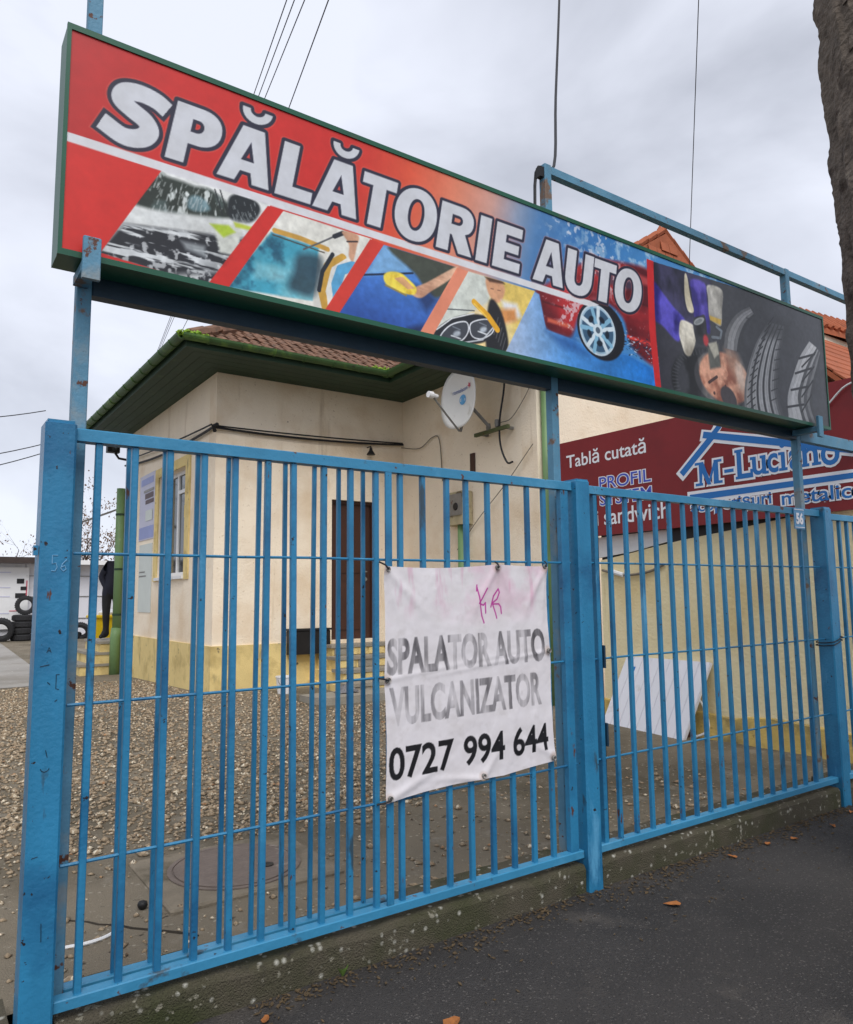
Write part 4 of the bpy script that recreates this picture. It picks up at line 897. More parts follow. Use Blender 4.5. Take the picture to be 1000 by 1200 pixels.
# wing slope and left slope tiles (edge-on from the street): joined
def tiles_on(org, ux, uy, uz, rows, width):
    org, ux, uy, uz = Vector(org), Vector(ux), Vector(uy), Vector(uz)
    for r_ in range(rows):
        w0, w1 = width(r_*TE)
        for i in range(int((w1-w0)/TW)):
            o = org+ux*(w0+TW*(i+0.5))+uy*(r_*TE-0.05)
            joined.raw([o+ux*a+uy*b+uz*c for a, b, c in tv], tf)
ca, sa = math.cos(ang), math.sin(ang)
ca, sa = math.cos(math.atan(PITW)), math.sin(math.atan(PITW)); tiles_on((WE, EY, RZ), (0, -1, 0), (ca, 0, sa), (-sa, 0, ca), 17, lambda d: (-d*ca, EY-WY+0.15))
ca, sa = math.cos(ang), math.sin(ang); tiles_on((EX, HB+0.7, RZ), (0, -1, 0), (ca, 0, sa), (-sa, 0, ca), 14, lambda d: (d*ca, HB+0.7-EY-d*ca))
tag(joined.build('tile_field', tile_m, hs, fix=False), kind='stuff')
# hip ridge tiles
for k in range(14):
    a = Vector((EX+0.02, EY+0.02, RZ+0.05)).lerp(Vector((EX+RYd, ridge_y, ridge_z+0.05)), k/14); b = Vector((EX+0.02, EY+0.02, RZ+0.05)).lerp(Vector((EX+RYd, ridge_y, ridge_z+0.05)), (k+1.15)/14)
    m = MB(); m.tube([a, b], [0.085, 0.10], 8); m.build('ridge_tile', tile_m, roof)
for sgn in (-1, 1):      # verge tiles up the gable
    for k in range(16):
        a0 = Vector((GAPX+sgn*rw, WY-0.16, RZ+0.03)).lerp(Vector((GAPX, WY-0.16, rwz+0.03)), k/16); b0 = Vector((GAPX+sgn*rw, WY-0.16, RZ+0.03)).lerp(Vector((GAPX, WY-0.16, rwz+0.03)), (k+1.1)/16)
        m = MB(); m.tube([a0, b0+Vector((0, 0, 0.02))], 0.055, 6); m.build('verge_tile', otile, roof)
# courses on the tile-hung gable
for k in range(12):
    z = GAPZ-0.10-k*0.13; hw = (GAPZ-0.06-z)/PITW
    if z < EZ+0.4: break
    for i in range(int(2*hw/0.2)+1):
        x = GAPX-hw+0.2*i+(0.1 if k % 2 else 0)
        if x+0.19 > GAPX+hw: continue
        m = MB(); m.prism([(x, WY-0.25, z-0.13), (x+0.19, WY-0.25, z-0.13), (x+0.19, WY-0.225, z+0.02), (x, WY-0.225, z+0.02)], (0, 0.012, 0.0)); m.build('hung_tile', otile, gab)
m = MB(); m.lathe((GAPX, WY-0.1, rwz), [(0.07, 0), (0.05, 0.08), (0.0, 0.16)], (0, 0, 1), 8); m.build('finial', otile, roof)
# moss clumps in the gutter corners
mm = MB()
for (cx_, cy_, n_, sx_, sy_, zz_) in ((EX-0.06, EY-0.07, 160, 0.06, 0.05, 0.03), (EX+0.12, EY-0.03, 120, 0.10, 0.05, 0.06), (WE-0.12, EY-0.04, 260, 0.16, 0.05, 0.06), (EX+0.5, EY-0.08, 60, 0.3, 0.03, 0.0), (WE-0.6, EY-0.08, 90, 0.35, 0.03, 0.01)):
    for k in range(n_):
        c0 = Vector((cx_+max(-1.3, min(1.3, random.gauss(0, 1)))*sx_, cy_+max(-1.3, min(1.3, random.gauss(0, 1)))*sy_, gz_+random.uniform(-0.02, zz_))); r_ = random.uniform(0.010, 0.030)
        vs = [c0+Vector(d)*r_*random.uniform(.7, 1.3) for d in ((1, 0, 0), (-1, 0, 0), (0, 1, 0), (0, -1, 0), (0, 0, 1), (0, 0, -1))]
        mm.raw(vs, [(0, 2, 4), (2, 1, 4), (1, 3, 4), (3, 0, 4), (2, 0, 5), (1, 2, 5), (3, 1, 5), (0, 3, 5)])
tag(mm.build('moss', mossm, hs), kind='stuff')
# downpipes
dp = [(EX+0.02, HB+0.25, EZ), (HX-0.10, HB-0.06, EZ-0.55), (HX-0.10, HB-0.06, 0.20)]
m = MB(); m.tube([(HX-0.10, HB-0.06, 3.85), (HX-0.10, HB-0.06, 1.02)], 0.085, 12); m.build('downpipe', gpipe, hs, smooth=True)
m = MB(); m.tube([(HX-0.10, HB-0.06, 1.05), (HX-0.12, HB-0.08, 0.90), (HX-0.12, HB-0.08, 0.12)], 0.10, 12); m.build('downpipe_foot', gpipe, hs, smooth=True)
m = MB(); m.tube([(WX+0.10, WY-0.055, EZ-0.02), (WX+0.10, WY-0.055, 0.15)], 0.05, 10); m.build('downpipe', gpipe, hs, smooth=True)
for z in (3.3, 2.2, 1.3): 
    m = MB(); m.lathe((HX-0.10, HB-0.06, z), [(0.09, 0), (0.094, 0.0), (0.094, 0.04), (0.09, 0.04)], (0, 0, 1), 12); m.build('pipe_clip', gpaint, hs)
# canopy over the porch
m = MB()
for i in range(8):
    y = 15.95+i*0.15; m.prism([(2.75, y, 3.12), (2.75, y+0.149, 3.12), (3.62, y+0.149, 3.50), (3.62, y, 3.50)], (0.0, 0, 0.012+0.012*(i % 2)))
m.build('porch_canopy', grey, hs)
# porch steps: three treads climbing towards the house end
ps = root('porch_steps', (3.1, 16.0, g(16)), 'low concrete steps with yellow painted side at the rear corner of the house', 'steps')
for k, (xa, z1) in enumerate(((2.88, 0.37), (3.05, 0.59), (3.24, 0.80))):
    m = MB(); m.box(xa, 4.4, 15.93+0.01*k, 17.4, 0.05, z1-0.05); m.build('riser', yplinth, ps); m = MB(); m.box(xa-0.03, 4.4, 15.91+0.01*k, 17.42, z1-0.05, z1); m.build('tread', conc, ps)
# wall fittings -----------------------------------------------------
def thing(name, label, cat, loc, group=None): return root(name, loc, label, cat, group)
cb = thing('cable_bundle', 'sagging bundle of dark cables strung along the cream wall under the eaves', 'cables', (5, HY-0.05, 4.1))
m = MB(); m.tube(sag((3.56, HY-0.05, 4.08), (6.82, HY-0.06, 4.17), 0.05, 12), 0.018, 6); m.build('cable', wirem, cb)
m = MB(); m.tube(sag((3.56, HY-0.07, 4.10), (6.80, HY-0.07, 4.19), 0.02, 12), 0.012, 6); m.build('cable', wirem, cb)
m = MB(); m.tube(sag((3.56, HY-0.06, 4.09), (HX-0.05, HB-0.1, 4.32), 0.10, 12), 0.02, 6); m.build('cable', wirem, cb)
m = MB(); m.tube(sag((3.54, HY, 4.13), (HX-0.06, HB-0.4, 4.40), 0.03, 12), 0.012, 6); m.build('cable', wirem, cb)
m = MB(); m.tube([(3.57, HY-0.06, 4.02), (3.52, HY-0.12, 4.08), (3.60, HY-0.08, 4.12)], 0.03, 6); m.build('knot', wirem, cb)
lp = thing('wall_lamp', 'small black lamp hanging under the cables on the cream wall', 'lamp', (6.15, HY-0.1, 3.9))
m = MB(); m.lathe((6.15, HY-0.12, 4.02), [(0.0, 0.02), (0.02, 0.02), (0.03, -0.03), (0.07, -0.09), (0.07, -0.10), (0.0, -0.10)], (0, 0, 1), 12); m.build('shade', black, lp)
m = MB(); m.tube([(6.15, HY, 4.06), (6.15, HY-0.12, 4.06), (6.15, HY-0.12, 4.02)], 0.01, 6); m.build('bracket', black, lp)
bx = thing('wall_box', 'long black box fixed low on the wall beside the brown door', 'box', (5.05, HY-0.1, 0.76))
m = MB(); m.cbox(4.73, 5.38, HY-0.20, HY-0.026, 0.77, 1.12, 0.01); m.build('body', black, bx)
m = MB(); m.cbox(4.71, 5.40, HY-0.215, HY-0.026, 1.1205, 1.15, 0.005); m.build('lid', black, bx)
# entrance steps
es = thing('entrance_steps', 'worn yellow and grey block steps leading up to the brown door', 'steps', (6.0, 9.8, g(9.8)))
for k in range(4):
    ya = 9.20+0.30*k; z1 = 0.42+0.16*k; x0 = 5.10+0.07*k
    m = MB(); m.box(x0, 6.83, ya+0.02, HY-0.03, 0.1, z1-0.045); rs = m.build('riser', yplinth, es)
    m = MB(); m.box(x0-0.03, 6.84, ya-0.01, min(ya+0.32, HY-0.03), z1-0.045, z1); m.build('tread', conc, es)
    for i in range(5):
        xa = x0+0.03+i*(6.8-x0)/5; m = MB(); m.cbox(xa, xa+(6.8-x0)/5-0.03, ya+0.004, ya+0.0195, z1-0.15, z1-0.05, 0.003); m.build('block', yplinth if (i+k) % 3 else conc, rs)
m = MB()
for i in range(13):
    pass
m.prism([(4.55+0.2*math.cos(math.radians(a))*1.0, 9.02-0.35*math.sin(math.radians(a)), 0.2) for a in range(180, 89, -15)]+[(6.83, 8.67, 0.2), (6.83, 9.21, 0.2), (4.35, 9.21, 0.2)], (0, 0, 0.14)); m.build('landing', conc, es)
# bucket + rubble by the steps
bk = thing('bucket', 'small dirty white bucket standing by the entrance steps', 'bucket', (4.45, 9.9, g(9.9)))
m = MB(); zb = g(9.9); m.lathe((4.45, 9.9, zb), [(0.0, 0), (0.10, 0), (0.125, 0.22), (0.132, 0.22), (0.132, 0.235), (0.118, 0.235), (0.095, 0.02), (0, 0.02)], (0, 0, 1), 18); m.build('body', white, bk, smooth=False)
m = MB(); m.tube([(4.45+0.13*math.cos(math.radians(a)), 9.9-0.06, zb+0.2-0.1*math.sin(math.radians(a))) for a in range(0, 181, 20)], 0.004, 5); m.build('handle', grey, bk)
rb = thing('rag', 'crumpled grey rag lying on the ground by the entrance steps', 'rag', (4.95, 9.4, 0.35))
m = MB(); vs = []; K = 9
for j in range(K):
    for i in range(K): vs.append((4.80+0.3*i/(K-1)+random.uniform(-.02, .02), 9.0-0.1+0.25*j/(K-1)+random.uniform(-.02, .02), 0.345+0.12*math.exp(-((i-4)**2+(j-4)**2)/9)*random.uniform(.5, 1.2)))
m.raw(vs, [(j*K+i, j*K+i+1, (j+1)*K+i+1, (j+1)*K+i) for j in range(K-1) for i in range(K-1)]); m.build('cloth', pm('rag_cloth', s(120, 118, 120), 0.9, 0.3, 14), rb)
# posters on the side wall
def poster(label, y0, y1, z0, z1, bgc, draw):
    R_ = thing('poster', label, 'poster', (HX-0.01, (y0+y1)/2, z0))
    m = MB(); m.box(HX-0.012, HX-0.003, y0, y1, z0, z1); m.build('sheet', bgc, R_)
    k = 0
    for (a, b, c, d, mt) in draw:
        k += 1; m = MB(); xx = HX-0.0135-0.0012*k
        m.prism([(xx, y1-(y1-y0)*a, z0+(z1-z0)*c), (xx, y1-(y1-y0)*b, z0+(z1-z0)*c), (xx, y1-(y1-y0)*b, z0+(z1-z0)*d), (xx, y1-(y1-y0)*a, z0+(z1-z0)*d)], (0.001, 0, 0)); m.build('print', mt, R_)
lav = pm('lavender_print', s(150, 160, 206), 0.6, 0.1, 3); pale = pm('pale_sheet', s(206, 212, 206), 0.6, 0.05, 3); lil = pm('lilac_sheet', s(196, 196, 214), 0.6, 0.05, 3); dkp = pm('dark_print', s(104, 92, 96), 0.7, 0.3, 9)
poster('white poster with lavender base and small pictures high on the side wall', 13.66, 14.70, 2.70, 3.92, lil, [(0.02, 0.98, 0.02, 0.20, lav), (0.1, 0.9, 0.84, 0.94, lav), (0.38, 0.92, 0.62, 0.70, dkp), (0.42, 0.95, 0.54, 0.60, dkp), (0.45, 0.9, 0.28, 0.44, pale), (0.3, 0.95, 0.72, 0.76, grey)])
poster('pale blank notice sheet fixed below the lavender poster', 13.75, 14.62, 1.38, 2.62, pale, [(0.05, 0.5, 0.58, 0.60, grey), (0.05, 0.6, 0.52, 0.54, grey)])
sc_ = thing('security_camera', 'small black security camera on the far corner of the side wall', 'camera', (HX-0.05, HB-0.05, 4.55))
m = MB(); m.cbox(HX-0.42, HX-0.18, HB-0.20, HB-0.04, 4.56, 4.72, 0.01); m.build('body', black, sc_)
m = MB(); m.lathe((HX-0.30, HB-0.20, 4.64), [(0.05, 0), (0.055, -0.03), (0.04, -0.03), (0.0, -0.02)], (0, 1, 0), 12); m.build('lens', glassm, sc_)
m = MB(); m.tube([(HX-0.25, HB-0.1, 4.56), (HX-0.18, HB-0.1, 4.46), (HX, HB-0.1, 4.44)], 0.025, 8); m.build('bracket', black, sc_)
# gas meter box and pipe on the wing wall
gm = thing('gas_meter', 'weathered beige meter box with green riser on the wing wall', 'meter', (WX-0.1, 8.85, 0.3))
mbx = pm('meter_box', s(172, 160, 128), 0.8, 0.2, 6, spots=[(s(96, 84, 66), 5, 0.56, 0.1)])
m = MB(); m.cbox(WX-0.18, WX-0.002, 8.62, 9.10, 2.66, 3.16, 0.015); bd_ = m.build('box', mbx, gm)
m = MB(); m.cbox(WX-0.195, WX-0.1805, 8.66, 9.06, 2.80, 3.12, 0.004); m.build('cover', grey, bd_)
m = MB(); m.lathe((WX-0.197, 8.80, 2.93), [(0.0, -0.01), (0.05, -0.01), (0.06, 0.0)], (1, 0, 0), 14); m.build('dial', black, bd_)
m = MB(); m.tube([(WX-0.09, 8.80, 2.66), (WX-0.09, 8.80, 0.15)], 0.06, 10); m.build('riser_pipe', gpipe, gm, smooth=True)
vt = thing('wall_vent', 'narrow dark vertical slot vent in the wing wall above the gate', 'vent', (WX-0.01, 8.6, 3.45))
m = MB(); m.cbox(WX-0.02, WX-0.002, 8.55, 8.66, 3.42, 3.72, 0.003); m.build('plate', brown, vt)
# satellite dish
sdh = thing('satellite_dish', 'white oval satellite dish on an angle iron bracket on the wing wall', 'satellite dish', (WX, 8.0, 3.9))
DC = Vector((6.33, 8.17, 4.36)); nrm = Vector((-0.985, -0.08, 0.05)).normalized(); dr_ = Vector((0, 0, 1)).cross(nrm).normalized(); du = nrm.cross(dr_)
dishm = pm('dish_white', s(224, 222, 216), 0.5, 0.04, 4, spots=[(s(186, 180, 168), 5, 0.62, 0.15)])
m = MB(); vs = []; fs = []; NR, NA = 7, 36
for side in (0, 1):
    for i in range(NR+1):
        r_ = i/NR
        for k in range(NA):
            a = 2*math.pi*k/NA; ex = 2.35; cxv = math.copysign(abs(math.cos(a))**(2/ex), math.cos(a)); czv = math.copysign(abs(math.sin(a))**(2/ex), math.sin(a))
            vs.append(DC+dr_*(0.36*r_*cxv)+du*(0.43*r_*czv)+nrm*(0.085*r_*r_-(0.010 if side else 0)))
nn = (NR+1)*NA
for side in (0, 1):
    for i in range(NR):
        for k in range(NA):
            q = [side*nn+i*NA+k, side*nn+i*NA+(k+1) % NA, side*nn+(i+1)*NA+(k+1) % NA, side*nn+(i+1)*NA+k]; fs.append(tuple(q))
for k in range(NA): fs.append((NR*NA+k, NR*NA+(k+1) % NA, nn+NR*NA+(k+1) % NA, nn+NR*NA+k))
m.raw(vs, fs); m.build('reflector', dishm, sdh, smooth=True)
foot = DC-du*0.46+nrm*0.04; lnb = DC+nrm*0.52-du*0.05
m = MB(); m.tube([foot, foot.lerp(lnb, 0.5)-du*0.02, lnb-du*0.03], 0.014, 6); m.build('feed_arm', grey, sdh)
m = MB(); m.lathe(lnb, [(0.0, -0.10), (0.045, -0.10), (0.05, -0.03), (0.032, 0.0), (0.03, 0.06), (0.0, 0.06)], -nrm, 12); m.build('feed_horn', white, sdh)
m = MB(); m.tube([foot-nrm*0.02, DC-nrm*0.06-du*0.2], 0.02, 6); m.build('brace', grey, sdh)
m = MB(); m.tube([DC-nrm*0.03, DC-nrm*0.16-du*0.05, Vector((6.62, 8.10, 4.12)), Vector((6.70, 8.02, 3.98))], 0.024, 8); m.build('mast', grey, sdh)
m = MB(); m.cbox(6.68, 6.73, 7.62, 8.36, 3.90, 3.95, 0.004); m.build('angle_iron', pm('green_angle_iron', s(84, 92, 58), 0.7, 0.25, 8, spots=[(RUST, 12, 0.62, 0.06)]), sdh)
for y in (7.70, 8.25):
    m = MB(); m.cbox(6.731, WX-0.001, y-0.02, y+0.02, 3.905, 3.945, 0.003); m.build('stand_off', grey, sdh)
for y, z in ((8.05, 4.0), (7.86, 4.02)):
    m = MB(); m.lathe((6.70, y, z-0.06), [(0.0, 0.10), (0.03, 0.10), (0.035, 0.05), (0.03, 0.0)], (0, 0, 1), 8); m.build('clamp', grey, sdh)
inkb = pm('dish_blue_print', s(120, 130, 170), 0.6, 0.1, 20); inkc = pm('dish_cyan_print', s(96, 160, 206), 0.6, 0.2, 20); inkr = pm('dish_red_print', s(196, 96, 110), 0.6, 0.2, 20)
def on_dish(a, b, lift=0.004):
    r2 = (a/0.36)**2+(b/0.43)**2; return DC+dr_*a+du*b+nrm*(0.085*r2+lift)
q, t = fit('romtelecom', (-0.17, 0.13, 0.10, 0.155), 0.02, 0.0); m = MB(); m.raw([on_dish(a, b+0.1*(a+0.17)) for a, b in q], [tuple(map(int, x)) for x in t]); m.build('dish_print', inkb, sdh, fix=False)
m = MB(); m.face([on_dish(0.02+0.07*math.cos(a), 0.0+0.075*math.sin(a), 0.005) for a in np.linspace(0, 2*math.pi, 20)[:-1]]); m.build('dish_print', inkc, sdh)
q, t = fit('dolce', (-0.035, 0.075, -0.02, 0.03), 0.02, 0.0); m = MB(); m.raw([on_dish(a, b, 0.007) for a, b in q], [tuple(map(int, x)) for x in t]); m.build('dish_print', dishm, sdh, fix=False)
m = MB(); m.face([on_dish(0.185+r_*math.cos(a), 0.17+r_*math.sin(a), 0.005) for r_, a in [(0.05 if k % 2 else 0.022, 2*math.pi*k/10) for k in range(10)]]); m.build('dish_print', inkr, sdh)
# loose cables near the dish
def cable(label, pts, r_, mat=wirem, group='loose cables and wires', sub=True):
    m = MB(); m.tube(cr(np.array(pts, float), 5) if sub else pts, r_, 6); o = m.build('cable', mat); tag(o, label, 'cable', group); return o
cable('thick black cable dangling past the satellite dish bracket', [(6.76, 7.72, 5.0), (6.74, 7.74, 4.5), (6.70, 7.80, 4.05), (6.72, 7.82, 3.7), (6.78, 7.76, 3.45), (6.80, 7.66, 3.44)], 0.014)
cable('thin grey wire looping from the dish bracket up to the wing corner', [(6.74, 7.85, 4.02), (6.78, 7.65, 4.05), (6.80, 7.40, 4.28), (6.82, 7.24, 4.50)], 0.006, greywire)
cable('grey wire bent over the wall below the dish', [(6.80, 10.48, 4.12), (6.81, 9.95, 4.02), (6.82, 9.60, 4.14), (6.83, 9.42, 4.06), (6.835, 9.36, 3.4)], 0.008, greywire)
cable('thin grey wire rising slantwise across the wing wall', [(6.83, 9.0, 2.3), (6.80, 8.4, 2.75), (6.78, 7.8, 3.15), (6.80, 7.25, 3.62)], 0.006, greywire)

# ------------------------------------------------------------------ yellow side wall, maroon shop board
yw = root('boundary_wall', (RX, 4.7, g(4.7)), 'pale yellow plastered side wall running back from the fence below the maroon board', 'wall')
ty = [3.12, 3.45, 3.9, 4.53, 5.11, 5.58, 5.82, 6.19, 6.30]; tz = [2.352, 2.348, 2.325, 2.25, 2.19, 2.125, 2.086, 2.034, 2.02]
m = MB(); m.prism([(RX, y, z) for y, z in zip(ty, tz)]+[(RX, 6.30, 0.0), (RX, 3.12, 0.0)], (0.22, 0, 0)); m.build('wall', ywall, yw)
pls = pm('dirty_yellow_base', s(206, 178, 104), 0.92, 0.15, 2.2, bump=0.4, spots=[(s(132, 118, 82), 2.4, 0.52, 0.2), (s(84, 78, 62), 8, 0.64, 0.08)])
m = MB(); n = 24; vs = []
for i in range(n+1):
    y = 3.12+(6.30-3.12)*i/n; b = 0.05+0.02*math.sin(9*y)+random.uniform(-.01, .01)+(0.10*math.exp(-((y-4.85)/0.22)**2)); t_ = 0.36+0.02*math.sin(5*y)+random.uniform(-.012, .012)
    vs += [(RX-b, y, 0.02), (RX-b*0.8, y, 0.16), (RX-0.03, y, t_), (RX+0.01, y, t_+0.015)]
m.raw(vs, [(i*4+k, (i+1)*4+k, (i+1)*4+k+1, i*4+k+1) for i in range(n) for k in range(3)]); m.build('base_render', pls, yw, fix=True)
m = MB(); m.prism([(RX+0.03, y, z+0.001) for y, z in zip(ty, tz)]+[(RX+0.03, 6.30, 2.345), (RX+0.03, 3.12, 2.41)], (0.16, 0, 0)); m.build('gap_shade_strip', black, yw)  # black strip standing in for the shade in the gap under the board
m = MB(); m.prism([(RX+0.0, 5.30, 2.185), (RX+0.0, 5.82, 2.10), (RX+0.0, 6.34, 2.05), (RX+0.0, 6.34, 2.30), (RX+0.0, 5.30, 2.32)], (0.028, 0, 0)); m.build('white_strip', white, yw)
m = MB(); m.tube(cr(np.array([(RX-0.03, 6.25, 1.90), (RX-0.03, 6.0, 1.84), (RX-0.03, 5.8, 1.83), (RX-0.03, 5.55, 1.86), (RX-0.03, 5.35, 1.93)]), 4), 0.016, 6); m.build('pipe', greywire, yw)
m = MB(); m.tube([(RX-0.035, 6.1, 1.88), (RX-0.04, 5.92, 1.83)], 0.028, 8); m.build('pipe_sleeve', white, yw)
m = MB(); m.tube(cr(np.array([(RX-0.10, 5.02, 0.62), (RX-0.12, 4.86, 0.42), (RX-0.16, 4.80, 0.22), (RX-0.22, 4.95, 0.125)]), 4), 0.012, 6); m.build('hose', white, yw)

RB = RX-0.12
rb_ = root('shop_sign_board', (RB, 5.0, 2.31), 'maroon board with white and blue roofing trade lettering above the yellow wall', 'sign')
m = MB(); m.prism([(RB, 3.12, 2.33), (RB, 7.02, 2.308), (RB, 7.02, 3.55), (RB, 3.12, 3.51)], (0.045, 0, 0)); m.build('board', redboard, rb_)
for y in (3.5, 4.6, 5.7, 6.8):
    m = MB(); m.box(RB+0.046, RX+0.1, y-0.02, y+0.02, 2.45, 2.49); m.build('bracket', grey, rb_)
def rtext(body, ya, yb, z0, z1, off, mat, layer, ref=None, name='lettering', shear=0.0):
    q, t = fit(body, (0, 1, 0, 1), off, off if ref is None else ref)
    P_ = [(RB-0.0015-0.0015*layer, ya+(yb-ya)*a, z0+(z1-z0)*b) for a, b in q]; m = MB(); m.raw(P_, [tuple(map(int, x)) for x in t]); return m.build(name, mat, rb_, fix=False)
rtext('Tablă cutată', 6.70, 5.45, 3.205, 3.385, 0.012, printwhite, 1)
rtext('PROFIL', 6.16, 5.40, 2.872, 3.015, 0.055, printwhite, 1, 0.0); rtext('PROFIL', 6.16, 5.40, 2.872, 3.015, 0.008, printviolet, 2, 0.0)
rtext('SYSTEM', 6.16, 5.40, 2.672, 2.815, 0.055, printwhite, 1, 0.0); rtext('SYSTEM', 6.16, 5.40, 2.672, 2.815, 0.008, printviolet, 2, 0.0)
rtext('Panouri sandwich', 6.97, 5.18, 2.432, 2.625, 0.012, printwhite, 1)
# roof emblem and serif trade name
def flat(name, pts, mat, layer):
    m = MB(); m.face([(RB-0.0015-0.0015*layer, y, z) for y, z in pts]); return m.build(name, mat, rb_, fix=False)
def bar2(a, b, wd):
    a, b = np.array(a), np.array(b); e_ = (b-a)/np.linalg.norm(b-a); n_ = np.array([-e_[1], e_[0]])*wd/2; return [tuple(p) for p in (a-n_, b-n_, b+n_, a+n_)]
for wd, mt, ly, ex in ((0.125, printwhite, 1.0, 0.03), (0.07, printblue, 2.0, 0.0)):
    flat('emblem', bar2((4.99+ex, 2.89-ex), (4.56, 3.262), wd), mt, ly)
    flat('emblem', bar2((4.70+ex, 3.268+0.004), (3.14, 2.845), wd), mt, ly+0.4)
    flat('emblem', bar2((4.62, 3.22-ex), (4.50, 3.33+ex), wd*0.8), mt, ly+0.7)
flat('underline', [(4.93, 2.55), (3.13, 2.575), (3.13, 2.685), (4.93, 2.688)], printwhite, 1.1)
flat('underline', [(4.90, 2.585), (3.13, 2.605), (3.13, 2.655), (4.90, 2.655)], printblue, 2.1)
NAME = [('M', 4.80, 4.52, 2.735, 2.985, 1), ('-', 4.475, 4.37, 2.83, 2.865, 0), ('L', 4.33, 4.16, 2.745, 3.045, 1), ('u', 4.165, 4.02, 2.76, 2.945, 2), ('c', 4.005, 3.895, 2.76, 2.95, 0), ('ı', 3.865, 3.825, 2.765, 2.945, 3), ('a', 3.785, 3.675, 2.765, 2.95, 0), ('n', 3.655, 3.51, 2.77, 2.95, 4), ('o', 3.485, 3.315, 2.75, 2.95, 0)]
for mt, ly, off, gw in ((printwhite, 1.2, 0.070, 0.020), (printblue, 2.2, 0.016, 0.0)):
    for ch, ya, yb, z0, z1, sf in NAME:
        if ch == '-':
            flat('lettering', [(ya+gw, z0-gw), (yb-gw, z0-gw), (yb-gw, z1+gw), (ya+gw, z1+gw)], mt, ly); continue
        if ch == 'M':
            L_ = lambda a, b: (ya+(yb-ya)*a, z0+(z1-z0)*b)
            for kk, qd in enumerate(([(0.10, 0), (0.20, 0), (0.28, 1), (0.10, 1)], [(0.06, 1), (0.30, 1), (0.60, 0), (0.44, 0)], [(0.44, 0.001), (0.54, 0), (0.86, 1), (0.76, 1)], [(0.70, 0), (0.92, 0), (0.92, 1), (0.74, 1)])):
                pp = np.array([L_(*x) for x in qd]); cc_ = pp.mean(0); pp = pp+np.sign(pp-cc_)*gw; flat('lettering', [tuple(x) for x in pp], mt, ly+0.06*kk)
        else: rtext(ch, ya, yb, z0, z1, off, mt, ly, 0.016)
        w_ = ya-yb; ser = []
        if sf == 1:
            ser = [(ya+0.02, ya-0.07, z0), (ya+0.02, ya-0.07, z1-0.028)]
            ser += [(yb+0.07, yb-0.02, z0), (yb+0.07, yb-0.02, z1-0.028)] if ch == 'M' else []
            if ch == 'L': flat('lettering', [(yb+0.028+gw, z0-gw), (yb-gw, z0-gw), (yb-gw, z0+0.085+gw), (yb+0.028+gw, z0+0.085+gw)], mt, ly+0.5)
        if sf == 2: ser = [(ya+0.02, ya-0.03, z1-0.026), (yb+0.06, yb-0.0, z1-0.026), (yb+0.02, yb-0.025, z0)]
        if sf == 3: ser = [(ya+0.025, yb-0.02, z0), (ya+0.025, ya-0.02, z1-0.026)]
        if sf == 4: ser = [(ya+0.025, ya-0.06, z0), (yb+0.06, yb-0.025, z0), (ya+0.025, ya-0.02, z1-0.026)]
        for k, (a, b, z) in enumerate(ser): flat('lettering', [(a+gw, z-gw), (b-gw, z-gw), (b-gw, z+0.028+gw), (a+gw, z+0.028+gw)], mt, ly+0.3+0.05*k)
    flat('lettering', [(3.845+(0.028+gw)*math.cos(a), 3.015+(0.03+gw)*math.sin(a)) for a in np.linspace(0, 2*math.pi, 14)[:-1]], mt, ly+0.6)
rtext('acoperișuri', 4.89, 3.99, 2.425, 2.575, 0.085, printwhite, 1.3, 0.0); rtext('acoperișuri', 4.89, 3.99, 2.425, 2.575, 0.012, printblue, 2.3, 0.0)
rtext('metalice', 3.88, 3.13, 2.435, 2.565, 0.085, printwhite, 1.3, 0.0); rtext('metalice', 3.88, 3.13, 2.435, 2.565, 0.012, printblue, 2.3, 0.0)
cable('white cable drooping over the maroon board behind the sign end', [(RB-0.03, 3.50, 3.22), (RB-0.03, 3.38, 3.30), (RB-0.03, 3.24, 3.42), (RB-0.03, 3.14, 3.46)], 0.008, white)

# ------------------------------------------------------------------ neighbour house beyond the board
nb_ = root('neighbour_house', (13, 5.5, 0.1), 'cream house with red brown tiled roofs behind the maroon board', 'house')
m = MB(); m.box(10.2, 18.5, 5.62, 9.0, 0.0, 5.55); m.build('wall', cream, nb_)
m = MB(); m.box(9.9, 18.5, 4.45, 5.6, 0.0, 4.05); m.build('front_wall', cream, nb_)
def roofslab(pts, name, th=0.08):
    m = MB(); m.prism(pts, (0, 0, -th)); return m.build(name, otile, nb_)
roofslab([(9.7, 5.72, 5.62), (18.8, 4.90, 5.62), (18.8, 5.25, 6.02), (9.7, 6.13, 6.02)], 'roof')
roofslab([(9.7, 6.13, 6.02), (18.8, 5.25, 6.02), (18.8, 9.3, 5.5), (9.7, 9.3, 5.5)], 'roof')
roofslab([(9.3, 4.2, 3.98), (18.8, 4.2, 3.98), (18.8, 5.55, 5.38), (9.3, 5.55, 5.38)], 'lower_roof')
rj = MB()
for k in range(56):      # roll tiles on the two visible slopes
    x = 9.75+k*0.16; f_ = (x-9.7)/9.1
    rj.tube([(x, 5.70-0.82*f_, 5.64), (x, 6.11-0.88*f_, 6.04)], 0.05, 6)
for r_ in range(9):
    y = 4.2+r_*0.15; z = 3.985+r_*0.1556
    rj.raw(*(lambda a: (a.v, a.f))(MB().prism([(9.3, y, z+0.02), (18.8, y, z+0.02), (18.8, y+0.16, z+0.168), (9.3, y+0.16, z+0.168)], (0, 0, 0.03))))
tag(rj.build('roof_tiles', otile, nb_), kind='stuff')

